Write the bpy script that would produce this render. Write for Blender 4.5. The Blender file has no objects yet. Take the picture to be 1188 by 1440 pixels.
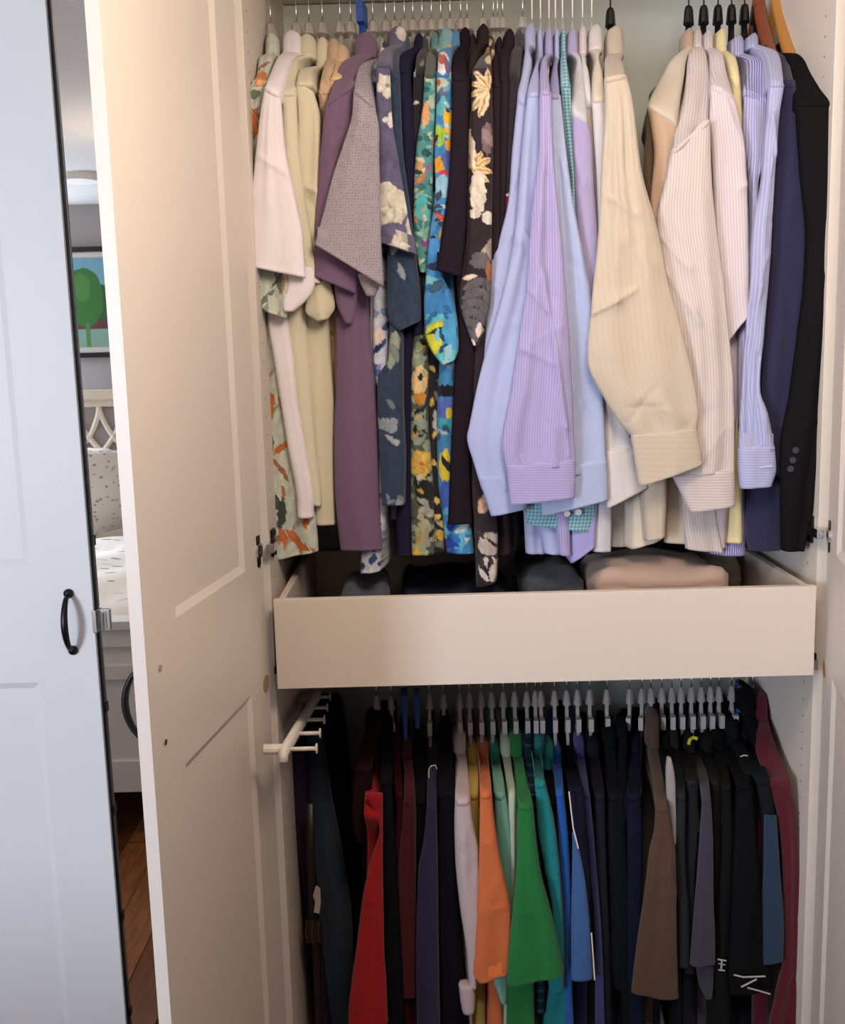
import bpy, bmesh, math, random
import numpy as np
from mathutils import Vector, Matrix
random.seed(7); np.random.seed(7)
SC = bpy.context.scene
COL = SC.collection
# ------------------------------------------------------------------ camera
F = 1435.6; CX, CY, CZ = 0.2936, -1.7624, 1.6009
YAW, PIT, ROL = -0.0025, 0.1559, -0.0267
fwd = Vector((math.sin(YAW)*math.cos(PIT), math.cos(YAW)*math.cos(PIT), -math.sin(PIT)))
r0 = Vector((math.cos(YAW), -math.sin(YAW), 0)); u0 = r0.cross(fwd)
RT = r0*math.cos(ROL) + u0*math.sin(ROL); UP = -r0*math.sin(ROL) + u0*math.cos(ROL)
cd = bpy.data.cameras.new('camera'); cam = bpy.data.objects.new('camera', cd); COL.objects.link(cam)
cd.sensor_fit = 'HORIZONTAL'; cd.sensor_width = 36; cd.lens = F/1188*36; cd.clip_start = .05
m = Matrix((RT, UP, -fwd)).transposed().to_4x4(); m.translation = (CX, CY, CZ)
cam.matrix_world = m; SC.camera = cam
# ------------------------------------------------------------------ view, world, lights
SC.view_settings.view_transform = 'Standard'; SC.view_settings.look = 'None'
SC.view_settings.gamma = 1; SC.view_settings.use_curve_mapping = False
SC.view_settings.exposure = -0.03
W = bpy.data.worlds.new('world'); SC.world = W; W.use_nodes = True
W.node_tree.nodes['Background'].inputs[0].default_value = (.75, .85, 1, 1)
W.node_tree.nodes['Background'].inputs[1].default_value = 1.0
ROOM = dict(x0=-2.9, x1=2.6, yb=-4.0, yf=.62, h=2.44)
def area(name, loc, target, sx, sy, power, col):
    d = bpy.data.lights.new(name, 'AREA'); d.shape = 'RECTANGLE'; d.size = sx; d.size_y = sy
    d.energy = power; d.color = col
    o = bpy.data.objects.new(name, d); COL.objects.link(o); o.location = loc
    o.rotation_euler = (Vector(target)-Vector(loc)).to_track_quat('-Z', 'Y').to_euler()
    return o
area('window_daylight', (-2.3, -3.93, 1.5), (-1.2, -2.0, 1.4), 1.0, 1.3, 182, (.74, .83, 1.0))
# ------------------------------------------------------------------ helpers
def lin(c):
    if isinstance(c, str):
        c = [int(c[i:i+2], 16) for i in (0, 2, 4)]
    return tuple(((v/255)/12.92 if v/255 <= .04045 else ((v/255+.055)/1.055)**2.4) for v in c)
def P(px, py, Y):
    d = fwd*F + RT*(px-594) - UP*(py-720)
    t = (Y-CY)/d.y
    return Vector((CX, CY, CZ)) + d*t
A_R, A_U, A_F = np.array(RT), np.array(UP), np.array(fwd)
def PN(px, py, Y):                       # the same for arrays
    d = A_F*F + px[..., None]*A_R - 594*A_R - (py[..., None]-720)*A_U
    t = (Y-CY)/d[..., 1]
    return np.array([CX, CY, CZ]) + d*t[..., None]
def tag(o, label=None, cat=None, group=None, kind=None):
    if label: o['label'] = label
    if cat: o['category'] = cat
    if group: o['group'] = group
    if kind: o['kind'] = kind
    return o
def empty(name, loc=(0, 0, 0), label=None, cat=None, group=None, kind=None, rz=0, parent=None):
    o = bpy.data.objects.new(name, None); COL.objects.link(o); o.location = loc; o.rotation_euler.z = rz
    o.empty_display_size = .05
    if parent: o.parent = parent
    return tag(o, label, cat, group, kind)
def link(name, me, mat, parent=None, smooth=False):
    o = bpy.data.objects.new(name, me); COL.objects.link(o)
    if mat is not None: me.materials.append(mat)
    if smooth: me.polygons.foreach_set('use_smooth', [True]*len(me.polygons))
    if parent:
        o.parent = parent
        o.matrix_parent_inverse = parent_inv(parent)
    return o
def wm(p):
    m = Matrix.LocRotScale(p.location, p.rotation_euler, p.scale)
    return (wm(p.parent) @ p.matrix_parent_inverse @ m) if p.parent else m
def parent_inv(p): return wm(p).inverted()
class MB:
    def __init__(s): s.b = bmesh.new()
    def box(s, x0, x1, y0, y1, z0, z1, mt=None):
        v = [s.b.verts.new(p) for p in ((x0,y0,z0),(x1,y0,z0),(x1,y1,z0),(x0,y1,z0),(x0,y0,z1),(x1,y0,z1),(x1,y1,z1),(x0,y1,z1))]
        if mt is not None:
            for q in v: q.co = mt @ q.co
        for f in ((0,3,2,1),(4,5,6,7),(0,1,5,4),(1,2,6,5),(2,3,7,6),(3,0,4,7)): s.b.faces.new([v[i] for i in f])
        return s
    def tube(s, pts, r, n=8, flat=1.0, side=None, caps=True):
        pts = [Vector(p) for p in pts]; rings = []; rr = r if isinstance(r, (list, tuple)) else [r]*len(pts)
        up = Vector(side) if side else None
        for i, p in enumerate(pts):
            t = (pts[min(i+1, len(pts)-1)] - pts[max(i-1, 0)]).normalized()
            if up is None: up = t.orthogonal().normalized()
            a = (up - t*up.dot(t)).normalized(); b = t.cross(a); up = a if side is None else up
            rings.append([s.b.verts.new(p + a*math.cos(k*2*math.pi/n)*rr[i] + b*math.sin(k*2*math.pi/n)*rr[i]*flat) for k in range(n)])
        for i in range(len(rings)-1):
            for k in range(n): s.b.faces.new((rings[i][k], rings[i][(k+1) % n], rings[i+1][(k+1) % n], rings[i+1][k]))
        if caps: s.b.faces.new(rings[0][::-1]); s.b.faces.new(rings[-1])
        return s
    def poly(s, pts):
        s.b.faces.new([s.b.verts.new(p) for p in pts]); return s
    def prism(s, pts, off):
        a = [s.b.verts.new(p) for p in pts]; b = [s.b.verts.new(Vector(p)+Vector(off)) for p in pts]
        s.b.faces.new(a[::-1]); s.b.faces.new(b); n = len(a)
        for i in range(n): s.b.faces.new((a[i], a[(i+1) % n], b[(i+1) % n], b[i]))
        return s
    def build(s, name, mat, parent=None, bevel=0, smooth=False, label=None, sub=0, mt=None):
        if mt is not None: bmesh.ops.transform(s.b, matrix=mt, verts=s.b.verts[:])
        if bevel: bmesh.ops.bevel(s.b, geom=s.b.edges[:], offset=bevel, segments=2, affect='EDGES', profile=.6)
        bmesh.ops.recalc_face_normals(s.b, faces=s.b.faces[:])
        me = bpy.data.meshes.new(name); s.b.to_mesh(me); s.b.free()
        o = link(name, me, mat, parent, smooth)
        if sub:
            md = o.modifiers.new('s', 'SUBSURF'); md.levels = md.render_levels = sub
        if label: o['label'] = label
        return o
# ------------------------------------------------------------------ materials
def nmat(name, col, rough=.6, metal=0, spec=.5, trans=0, alpha=1, emit=None, estr=0, sheen=0):
    M = bpy.data.materials.new(name); M.use_nodes = True
    b = M.node_tree.nodes['Principled BSDF']; i = b.inputs
    c = lin(col); i['Base Color'].default_value = (*c, 1); i['Roughness'].default_value = rough
    i['Metallic'].default_value = metal; i['Specular IOR Level'].default_value = spec
    i['Transmission Weight'].default_value = trans; i['Alpha'].default_value = alpha
    if sheen: i['Sheen Weight'].default_value = sheen; i['Sheen Roughness'].default_value = .6
    if emit: i['Emission Color'].default_value = (*lin(emit), 1); i['Emission Strength'].default_value = estr
    return M
def N(M, t, **kw):
    n = M.node_tree.nodes.new(t)
    for k, v in kw.items():
        if k in n.inputs.keys(): n.inputs[k].default_value = v
        else: setattr(n, k, v)
    return n
def LK(M, a, b): M.node_tree.links.new(a, b)
def bump(M, scale, strength, dist=.001, coord='Object', stretch=None, detail=2):
    b = M.node_tree.nodes['Principled BSDF']
    tc = N(M, 'ShaderNodeTexCoord'); mp = N(M, 'ShaderNodeMapping')
    if stretch: mp.inputs['Scale'].default_value = stretch
    LK(M, tc.outputs[coord], mp.inputs[0])
    nz = N(M, 'ShaderNodeTexNoise', Scale=scale, Detail=detail); LK(M, mp.outputs[0], nz.inputs['Vector'])
    bp = N(M, 'ShaderNodeBump', Strength=strength, Distance=dist); LK(M, nz.outputs['Fac'], bp.inputs['Height'])
    if b.inputs['Normal'].links: LK(M, b.inputs['Normal'].links[0].from_socket, bp.inputs['Normal'])
    LK(M, bp.outputs[0], b.inputs['Normal']); return nz
FABS = {}
def fabric(col, pat=None, c2=None, freq=300, rough=.9, width=.5, wr=.6):
    """procedural cloth; pat: None, 'stripe', 'hstripe', 'check', 'dots', 'print', 'heather'"""
    key = (str(col), pat, str(c2), freq, rough, width, wr)
    if key in FABS: return FABS[key]
    dk = max(lin(col)) < .05
    M = nmat('cloth', col, rough, sheen=0 if dk else .12, spec=.06 if dk else .15)
    b = M.node_tree.nodes['Principled BSDF']
    tc = N(M, 'ShaderNodeTexCoord')
    if pat == 'print':
        at = N(M, 'ShaderNodeVertexColor', layer_name='dye'); LK(M, at.outputs[0], b.inputs['Base Color'])
    elif pat:
        mx = N(M, 'ShaderNodeMix', data_type='RGBA')
        mx.inputs[6].default_value = (*lin(col), 1); mx.inputs[7].default_value = (*lin(c2), 1)
        sp = N(M, 'ShaderNodeSeparateXYZ'); LK(M, tc.outputs['UV'], sp.inputs[0])
        def wave(sock, fr):
            a = N(M, 'ShaderNodeMath', operation='MULTIPLY'); LK(M, sock, a.inputs[0]); a.inputs[1].default_value = fr
            f = N(M, 'ShaderNodeMath', operation='FRACT'); LK(M, a.outputs[0], f.inputs[0])
            l = N(M, 'ShaderNodeMath', operation='LESS_THAN'); LK(M, f.outputs[0], l.inputs[0]); l.inputs[1].default_value = width
            return l.outputs[0]
        if pat == 'stripe': LK(M, wave(sp.outputs[0], freq), mx.inputs[0])
        elif pat == 'hstripe': LK(M, wave(sp.outputs[1], freq), mx.inputs[0])
        elif pat == 'check':
            ad = N(M, 'ShaderNodeMath', operation='ADD'); LK(M, wave(sp.outputs[0], freq), ad.inputs[0]); LK(M, wave(sp.outputs[1], freq), ad.inputs[1])
            h = N(M, 'ShaderNodeMath', operation='MULTIPLY'); LK(M, ad.outputs[0], h.inputs[0]); h.inputs[1].default_value = .5
            LK(M, h.outputs[0], mx.inputs[0])
        elif pat == 'dots':
            vo = N(M, 'ShaderNodeTexVoronoi', Scale=freq, Randomness=.25); LK(M, tc.outputs['UV'], vo.inputs['Vector'])
            l = N(M, 'ShaderNodeMath', operation='LESS_THAN'); LK(M, vo.outputs['Distance'], l.inputs[0]); l.inputs[1].default_value = width
            LK(M, l.outputs[0], mx.inputs[0])
        elif pat == 'heather':
            nz = N(M, 'ShaderNodeTexNoise', Scale=freq, Detail=4); LK(M, tc.outputs['UV'], nz.inputs['Vector'])
            LK(M, nz.outputs['Fac'], mx.inputs[0])
        LK(M, mx.outputs[2], b.inputs['Base Color'])
    bump(M, 9, wr, .014, 'UV', (1.8, .8, 1), 3)
    bump(M, 420, .25, .0006, 'UV', None, 1)
    FABS[key] = M; return M
paint = nmat('white_foil', 'd8d0c8', .42); bump(paint, 60, .04, .0005)
paint_in = nmat('white_foil_inside', 'd6cec4', .5)
paint_cool = nmat('white_lacquer', 'dedede', .45)
drawer_m = nmat('white_drawer', 'd4cac0', .4)
black_metal = nmat('black_iron', '0b0b0c', .35, .3)
chrome = nmat('chrome', 'c9c9cc', .18, 1)
dark_metal = nmat('dark_steel', '2a2724', .4, .8)
mirror_m = nmat('mirror_glass', 'e4e6e6', .012, 1)
clear = nmat('clear_plastic', 'cfc9c6', .15, 0, .6, .3, .62)
wirew = nmat('white_wire', 'e6dfdc', .45)
blackp = nmat('black_plastic', '0a0a0b', .4)
tagw = nmat('paper_tag', 'aaa6a4', .7)
bluep = nmat('blue_plastic', '234a9c', .4)
wood1 = nmat('amber_wood', 'b07a3c', .35); bump(wood1, 30, .1, .001, 'Object', (1, 1, 8))
wood2 = nmat('red_brown_wood', '7a4028', .3)
pegw = nmat('white_enamel', 'd9d4cd', .35)
# ------------------------------------------------------------------ prints (dyed colour of the cloth, in picture-sized units)
def vnoise(x, y, s, seed=0):
    r = np.random.RandomState(seed); o = 0
    for k in range(5):
        a, b, c = r.uniform(-1, 1, 2).tolist()+[r.uniform(0, 6.3)]
        o = o + np.sin((x*a + y*b)*6.3/s + c + 1.3*np.sin((x*b - y*a)*4/s + c))
    return o/5
class Print:
    def __init__(s, base, seed=1): s.base = lin(base); s.ops = []; s.r = random.Random(seed); s.seed = seed
    def blob(s, x, y, rx, ry, c, rough=.3): s.ops.append(('b', x, y, rx, ry, lin(c), rough)); return s
    def leaf(s, x, y, ln, wd, ang, c, rib=None): s.ops.append(('l', x, y, ln, wd, math.radians(ang), lin(c), lin(rib) if rib else None)); return s
    def flower(s, x, y, r, n, c, ctr='d8a030', a0=0, wd=.34, spread=360):
        for k in range(n): s.leaf(x, y, r, r*wd, a0+k*spread/n, c)
        if ctr: s.blob(x, y, r*.16, r*.16, ctr, 0)
        return s
    def fern(s, x, y, ln, ang, c, n=5, w=6):
        a = math.radians(ang)
        for k in range(n):
            t = (k+.5)/n; qx, qy = x+math.cos(a)*ln*t, y+math.sin(a)*ln*t
            for sg in (-1, 1): s.leaf(qx, qy, ln*.42*(1-.5*t), w, ang+sg*48, c)
        s.leaf(x, y, ln, 1.5, ang, c); return s
    def scatter(s, box, n, cols, kind='leaf', size=(18, 32), wd=.22, angs=(0, 360)):
        x0, x1, y0, y1 = box
        for k in range(n):
            x, y = s.r.uniform(x0, x1), s.r.uniform(y0, y1); c = s.r.choice(cols); z = s.r.uniform(*size); a = s.r.uniform(*angs)
            if kind == 'leaf': s.leaf(x, y, z, z*wd, a, c)
            elif kind == 'flower': s.flower(x, y, z/2, 5, c, s.r.choice(['e0b040', 'c05040', None]), a)
            elif kind == 'fern': s.fern(x, y, z, a, c, 4, z*.1)
            else: s.blob(x, y, z/2, z/2*s.r.uniform(.5, 1.3), c)
        return s
    def colour(s, x, y):
        out = np.empty(x.shape+(3,)); out[:] = s.base
        wx = x + 1.8*vnoise(x, y, 14, s.seed) + .8*vnoise(x, y, 5, s.seed+1); wy = y + 1.8*vnoise(x, y, 16, s.seed+5) + .8*vnoise(x, y, 5, s.seed+3)
        for o in s.ops:
            if o[0] == 'b':
                _, cx, cy, rx, ry, c, rg = o
                d = ((wx-cx)/rx)**2 + ((wy-cy)/ry)**2
                mk = d < 1 + rg*vnoise(x, y, 9, s.seed+int(cx))
                out[mk] = c
            else:
                _, cx, cy, ln, wd, a, c, rib = o
                ca, sa = math.cos(a), math.sin(a); q = ((wx-cx)*ca + (wy-cy)*sa)/ln; t = -(wx-cx)*sa + (wy-cy)*ca
                w = wd*np.sin(np.pi*np.clip(q, 0, 1))**.8
                mk = (q > 0) & (q < 1) & (np.abs(t) < w)
                out[mk] = np.array(c)
                e = mk & (np.abs(t) > .72*w); out[e] = np.array(c)*.72
                if rib is not None: out[mk & (np.abs(t) < .12*w+.4)] = rib
        g = 1 + .16*vnoise(x, y, 5, s.seed+2) + .22*vnoise(x*1.0, y*.6, 13, s.seed+8)      # uneven dye
        return out*np.clip(g, .5, 1.5)[..., None]
# ------------------------------------------------------------------ cloth lofts
def resample(a, n):
    k = len(a)
    if k == 2: 
        t = np.linspace(0, 1, n)[:, None]; return a[0]*(1-t)+a[1]*t
    s = np.concatenate([[0], np.cumsum(np.abs(np.diff((a[:, 0]+a[:, 2])/2)) + .35*np.abs(np.diff(a[:, 1])) + .01)])
    T = np.linspace(0, s[-1], n)
    d = np.diff(a, axis=0)/np.diff(s)[:, None]
    m = np.empty_like(a); m[0], m[-1] = d[0], d[-1]
    m[1:-1] = (d[:-1]+d[1:])/2
    same = d[:-1]*d[1:] > 0
    h = np.where(same, 2*d[:-1]*d[1:]/(d[:-1]+d[1:]+1e-12*np.sign(d[:-1]+d[1:]+1e-20)), m[1:-1]*.5); m[1:-1] = h
    i = np.clip(np.searchsorted(s, T, 'right')-1, 0, k-2); hh = (s[i+1]-s[i]); t = ((T-s[i])/hh)[:, None]; hh = hh[:, None]
    return (2*t**3-3*t**2+1)*a[i] + (t**3-2*t**2+t)*hh*m[i] + (-2*t**3+3*t**2)*a[i+1] + (t**3-t**2)*hh*m[i+1]
seedc = [0]
def loft(name, rows, Y, mat, parent, dep=.022, body=None, pr=None, fold=.004, nf=None, hem=0, open0=False, open1=True, label=None, fine=1.0, drift=1.0, crease=None):
    """rows: (y, xl, xr) or (yl, xl, yr, xr) in picture units on the plane of depth Y (a number or one per row).
    body=(xc, halfwidth): the section runs back round the hanger instead of closing as a flat tube."""
    seedc[0] += 1; rs = np.random.RandomState(seedc[0])
    R = []; k = len(rows)
    for i, r in enumerate(rows):
        yl, xl, yr, xr = (r if len(r) == 4 else (r[0], r[1], r[0], r[2]))
        yy = Y[i] if isinstance(Y, (list, tuple)) else Y
        dd = dep[i] if isinstance(dep, (list, tuple)) else dep
        R.append((yl, xl, yr, xr, yy, dd))
    R = np.array(R, float)
    H = abs(R[-1, 0]+R[-1, 2]-R[0, 0]-R[0, 2])/2; Wd = np.max(R[:, 3]-R[:, 1])
    st = (1.4 if pr else 3.2)/fine
    n = int(np.clip(H/st, 8, 330)); nu = int(np.clip(Wd/(1.3 if pr else 2.4)/fine, 9, 70))
    R = resample(R, n)
    u = (1-np.cos(np.linspace(0, np.pi, nu)))/2*.35 + np.linspace(0, 1, nu)*.65
    yl, xl, yr, xr, Yf, dp = [R[:, i][:, None] for i in range(6)]
    px = xl + (xr-xl)*u; py = yl + (yr-yl)*u
    S = (1-np.abs(2*u-1)**2.6)**(1/2.6)
    if nf is None: nf = max(.6, Wd/62)*rs.uniform(.8, 1.25)
    v = np.linspace(0, 1, n)[:, None]*H/700.
    ph = rs.uniform(0, 6.3, 4)
    env = np.sin(np.pi*np.clip(u, 0, 1))**.5*np.clip(np.linspace(0, 1, n)[:, None]*5, 0, 1)
    amp = fold*np.clip((xr-xl)/30, .4, 1.6)
    rip = amp*env*(.62*np.sin(6.28*nf*u + ph[0] + drift*2.2*np.sin(3.1*v+ph[1])) + .26*np.sin(6.28*nf*2.3*u + ph[2] + drift*4*v)*(.5+.5*np.sin(5*v+ph[0])) + .4*np.sin(13*v + 6*u + ph[3])*np.sin(6*v-3*u+ph[1]))
    cr = list(crease or [])
    if name == 'sleeve' and Wd > 24:
        for q in range(int(2 + H/120)):
            i = rs.randint(int(n*.12), n-3); a, b_ = sorted(rs.uniform(0, 1, 2)); 
            if b_-a < .25: b_ = min(1, a+.4)
            if rs.rand() < .5: a, b_ = b_, a
            i2 = int(np.clip(i + rs.uniform(-.16, .16)*n, 0, n-1))
            cr.append((px[i, 0]*(1-a)+px[i, -1]*a, py[i, 0], px[i2, 0]*(1-b_)+px[i2, -1]*b_, py[i2, 0], rs.uniform(2.5, 5), rs.uniform(-.5, .9)*fold))
    for (ax0, ay0, ax1, ay1, cw, chh) in cr:
        L2 = (ax1-ax0)**2+(ay1-ay0)**2+1e-6
        tt = ((px-ax0)*(ax1-ax0)+(py-ay0)*(ay1-ay0))/L2; tc_ = np.clip(tt, 0, 1)
        dd_ = ((px-ax0)*(ay1-ay0)-(py-ay0)*(ax1-ax0))/math.sqrt(L2)
        de = np.hypot(px-ax0-tc_*(ax1-ax0), py-ay0-tc_*(ay1-ay0))
        rip = rip - chh*np.exp(-(de/cw)**2)*(1+.5*np.tanh(dd_/cw)) - chh*.5*np.exp(-(de/(cw*3.5))**2)
    dpb = np.minimum(dp, .03) if body else dp
    Yfr = Yf + dpb/2*(1-S) + rip
    if hem:
        hv = (np.linspace(1, 0, n)*H)[:, None] < hem
        Yfr = Yfr - .0012*hv
    fr = PN(px+0*Yfr, py+0*Yfr, Yfr*1.0)
    fx = PN(px, py, Yf+0*px); fr[..., 0] = fx[..., 0]; fr[..., 2] = fx[..., 2]      # keep outline while the surface moves in depth
    if body:
        xc, hw, xb = body
        zL, zR = fr[:, 0], fr[:, -1]
        Yb = np.clip(.56-Yf[:, 0], .3, .5)
        k2 = 7; sd = []
        for j in range(1, k2+1):
            t = (j/k2); q = zR.copy(); q[:, 0] = zR[:, 0]*(1-t**.7) + ((xc if t < .5 else xc+(xb-xc)*(t-.5)*2)+hw)*t**.7; q[:, 1] = zR[:, 1]*(1-t)+Yb*t; sd.append(q)
        for j in range(k2, 0, -1):
            t = (j/k2); q = zL.copy(); q[:, 0] = zL[:, 0]*(1-t**.7) + ((xc if t < .5 else xc+(xb-xc)*(t-.5)*2)-hw)*t**.7; q[:, 1] = zL[:, 1]*(1-t)+Yb*t
            if j == k2: q[:, 1] += .004
            sd.append(q)
        bk = np.stack(sd, 1)
        bpx = np.concatenate([np.repeat(px[:, -1:], k2, 1), np.repeat(px[:, :1], k2, 1)], 1)
        bpx[:, :k2] += np.arange(1, k2+1)*8; bpx[:, k2:] -= np.arange(k2, 0, -1)*8
        bpy_ = np.repeat(py[:, :1], 2*k2, 1)
    else:
        ub = u[::-1][1:-1]; Sb = S[::-1][1:-1]
        bpx = xl + (xr-xl)*ub; bpy_ = yl+(yr-yl)*ub
        bk = PN(bpx, bpy_, Yf+0*bpx); bk[..., 1] = Yf + dp/2*(1+Sb) + rip[:, ::-1][:, 1:-1]*.8
    V = np.concatenate([fr, bk], 1); ax = np.concatenate([px, bpx], 1); ay = np.concatenate([py, bpy_], 1)
    nc = V.shape[1]
    def rings(end):
        base = V[end].copy(); c = base.mean(0); o = []
        opened = open0 if end == 0 else open1
        sg = -1 if end == 0 else 1
        if opened:
            a = base.copy(); a[:, 0] = c[0]+(base[:, 0]-c[0])*.93; a[:, 1] = c[1] + (base[:, 1]-c[1])*.82; a[:, 2] += 0
            b_ = a.copy(); b_[:, 2] += sg*.03; b_[:, 0] = c[0]+(base[:, 0]-c[0])*.88
            o = [a, b_]
        else:
            a = base.copy(); a[:, :2] = c[:2]+(base[:, :2]-c[:2])*.6; a[:, 2] -= sg*.0015; o = [a]
        return o
    top, bot = rings(0), rings(-1)
    Vs = np.concatenate([np.stack(top[::-1], 0), V, np.stack(bot, 0)], 0)
    nt, nb = len(top), len(bot)
    ax = np.concatenate([np.repeat(ax[:1], nt, 0), ax, np.repeat(ax[-1:], nb, 0)], 0); ay = np.concatenate([np.repeat(ay[:1], nt, 0), ay, np.repeat(ay[-1:], nb, 0)], 0)
    nr = Vs.shape[0]; verts = Vs.reshape(-1, 3)
    I = np.arange(nr*nc).reshape(nr, nc); J = np.roll(I, -1, 1)
    q = np.stack([I[:-1], I[1:], J[1:], J[:-1]], -1).reshape(-1, 4)
    me = bpy.data.meshes.new(name)
    nq = len(q); me.vertices.add(len(verts)); me.vertices.foreach_set('co', verts.ravel())
    ends = [I[0], I[-1][::-1]]
    loops = np.concatenate([q.ravel()]+ends); me.loops.add(len(loops)); me.loops.foreach_set('vertex_index', loops.astype(np.int32))
    starts = np.concatenate([np.arange(nq)*4, [nq*4, nq*4+nc]]); me.polygons.add(nq+2)
    me.polygons.foreach_set('loop_start', starts.astype(np.int32))
    me.update(calc_edges=True); me.validate()
    uv = me.uv_layers.new(name='UV')
    ctr = (ax.reshape(nr, nc)[:, 0:1] + 0)
    mid = (ax.min(1, keepdims=True)+ax.max(1, keepdims=True))/2 if not body else np.concatenate([np.repeat((px[:1, :1]+px[:1, -1:])/2, nt, 0), (px[:, :1]+px[:, -1:])/2, np.repeat((px[-1:, :1]+px[-1:, -1:])/2, nb, 0)], 0)
    UVv = np.stack([((ax-mid)/760.).ravel() + rs.uniform(0, .3), (-ay/760.).ravel()], -1)
    li = np.empty(len(me.loops), np.int32); me.loops.foreach_get('vertex_index', li)
    uv.data.foreach_set('uv', UVv[li].ravel())
    if pr:
        ca = me.color_attributes.new('dye', 'FLOAT_COLOR', 'POINT')
        c = pr.colour(ax.ravel(), ay.ravel()); ca.data.foreach_set('color', np.concatenate([c, np.ones((len(c), 1))], 1).ravel())
    o = link(name, me, mat, parent, True)
    if label: o['label'] = label
    return o
def disc(p, r, th, mat, parent, name='button', normal=(0, -1, 0), n=12):
    nv = Vector(normal).normalized(); return MB().tube([Vector(p), Vector(p)+nv*th], r, n).build(name, mat, parent)
# ------------------------------------------------------------------ the room
def PX(px, py, X):
    d = fwd*F + RT*(px-594) - UP*(py-720); t = (X-CX)/d.x; return Vector((CX, CY, CZ)) + d*t
def PZ(px, py, Z):
    d = fwd*F + RT*(px-594) - UP*(py-720); t = (Z-CZ)/d.z; return Vector((CX, CY, CZ)) + d*t
def PP(px, py, o, n):
    d = fwd*F + RT*(px-594) - UP*(py-720); t = (Vector(o)-Vector((CX, CY, CZ))).dot(n)/d.dot(n); return Vector((CX, CY, CZ)) + d*t
MY = -.004                                  # mirror plane
def refl(p): p = Vector(p); p.y = 2*MY-p.y; return p
x0, x1, yb, yf, hh = ROOM['x0'], ROOM['x1'], ROOM['yb'], ROOM['yf'], ROOM['h']
wallm = nmat('grey_wall_paint', 'a39c9a', .85); bump(wallm, 40, .1, .001)
ceilm = nmat('textured_ceiling', 'bdb8b4', .95); bump(ceilm, 130, .6, .004)
floorb = nmat('subfloor', '2a1a10', .8)
def struct(name, mb, mat, **k): return tag(mb.build(name, mat, **k), kind='structure')
floor = struct('floor', MB().box(x0, x1, yb, yf, -.03, -.012), floorb)
struct('ceiling', MB().box(x0, x1, yb, yf, hh, hh+.03), ceilm)
struct('wall_front', MB().box(x0, x1, yf, yf+.05, 0, hh), wallm)
struct('wall_left', MB().box(x0-.05, x0, yb-.05, yf, 0, hh), wallm)
struct('wall_right', MB().box(x1, x1+.05, yb-.05, yf, 0, hh), wallm)
wx0, wx1, wz0, wz1 = -2.84, -2.04, .8, 2.2
struct('wall_back', MB().box(x0, wx0, yb-.05, yb, 0, hh).box(wx1, x1, yb-.05, yb, 0, hh).box(wx0, wx1, yb-.05, yb, 0, wz0).box(wx0, wx1, yb-.05, yb, wz1, hh), wallm)
whitem = nmat('white_trim_paint', 'dcd8d4', .5)
fr = MB()
for a in ((wx0, wx0+.05, wz0, wz1), (wx1-.05, wx1, wz0, wz1), (wx0+.05, wx1-.05, wz0, wz0+.05), (wx0+.05, wx1-.05, wz1-.05, wz1), (wx0+.05, wx1-.05, 1.48, 1.52)): fr.box(a[0], a[1], yb-.05, yb-.005, a[2], a[3])
w = struct('window_1', fr, whitem)
MB().box(wx0+.05, wx1-.05, yb-.03, yb-.024, wz0+.05, wz1-.05).build('pane', nmat('window_glass', 'ffffff', .02, trans=1), w)
# wood floor: planks laid one by one where the mirror shows them, cheap boxes sharing meshes
pm = []
for k, c in enumerate(('6b3c1e', '7c4826', '5a3018', '8a5530')):
    M = nmat('plank_wood', c, .32); nz = bump(M, 6, .15, .001, 'Object', (14, 1.2, 1))
    cr = N(M, 'ShaderNodeValToRGB'); cr.color_ramp.elements[0].color = (*[v*.55 for v in lin(c)], 1); cr.color_ramp.elements[1].color = (*[v*1.35 for v in lin(c)], 1)
    cr.color_ramp.elements[0].position = .3; cr.color_ramp.elements[1].position = .7
    LK(M, nz.outputs['Fac'], cr.inputs[0]); LK(M, cr.outputs[0], M.node_tree.nodes['Principled BSDF'].inputs['Base Color'])
    b = MB().box(-.0555, .0555, -.595, .595, -.012, 0); bmesh.ops.bevel(b.b, geom=[e for e in b.b.edges if all(v.co.z > -.001 for v in e.verts)], offset=.0015, segments=1, affect='EDGES')
    me = bpy.data.meshes.new('plank'); b.b.to_mesh(me); me.materials.append(M); pm.append(me)
rp = random.Random(3)
ang = math.radians(0)
for i in range(-13, 18):
    off = rp.uniform(-.6, .6)
    for j in range(4):
        x, y = i*.113, -3.6+j*1.2+off
        if y < yb+.5 or x < x0+.06 or x > x1-.06: continue
        if y+.6 > .0: continue
        o = bpy.data.objects.new('plank', rp.choice(pm)); COL.objects.link(o); o.location = (x, y, 0); o.parent = floor
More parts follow.
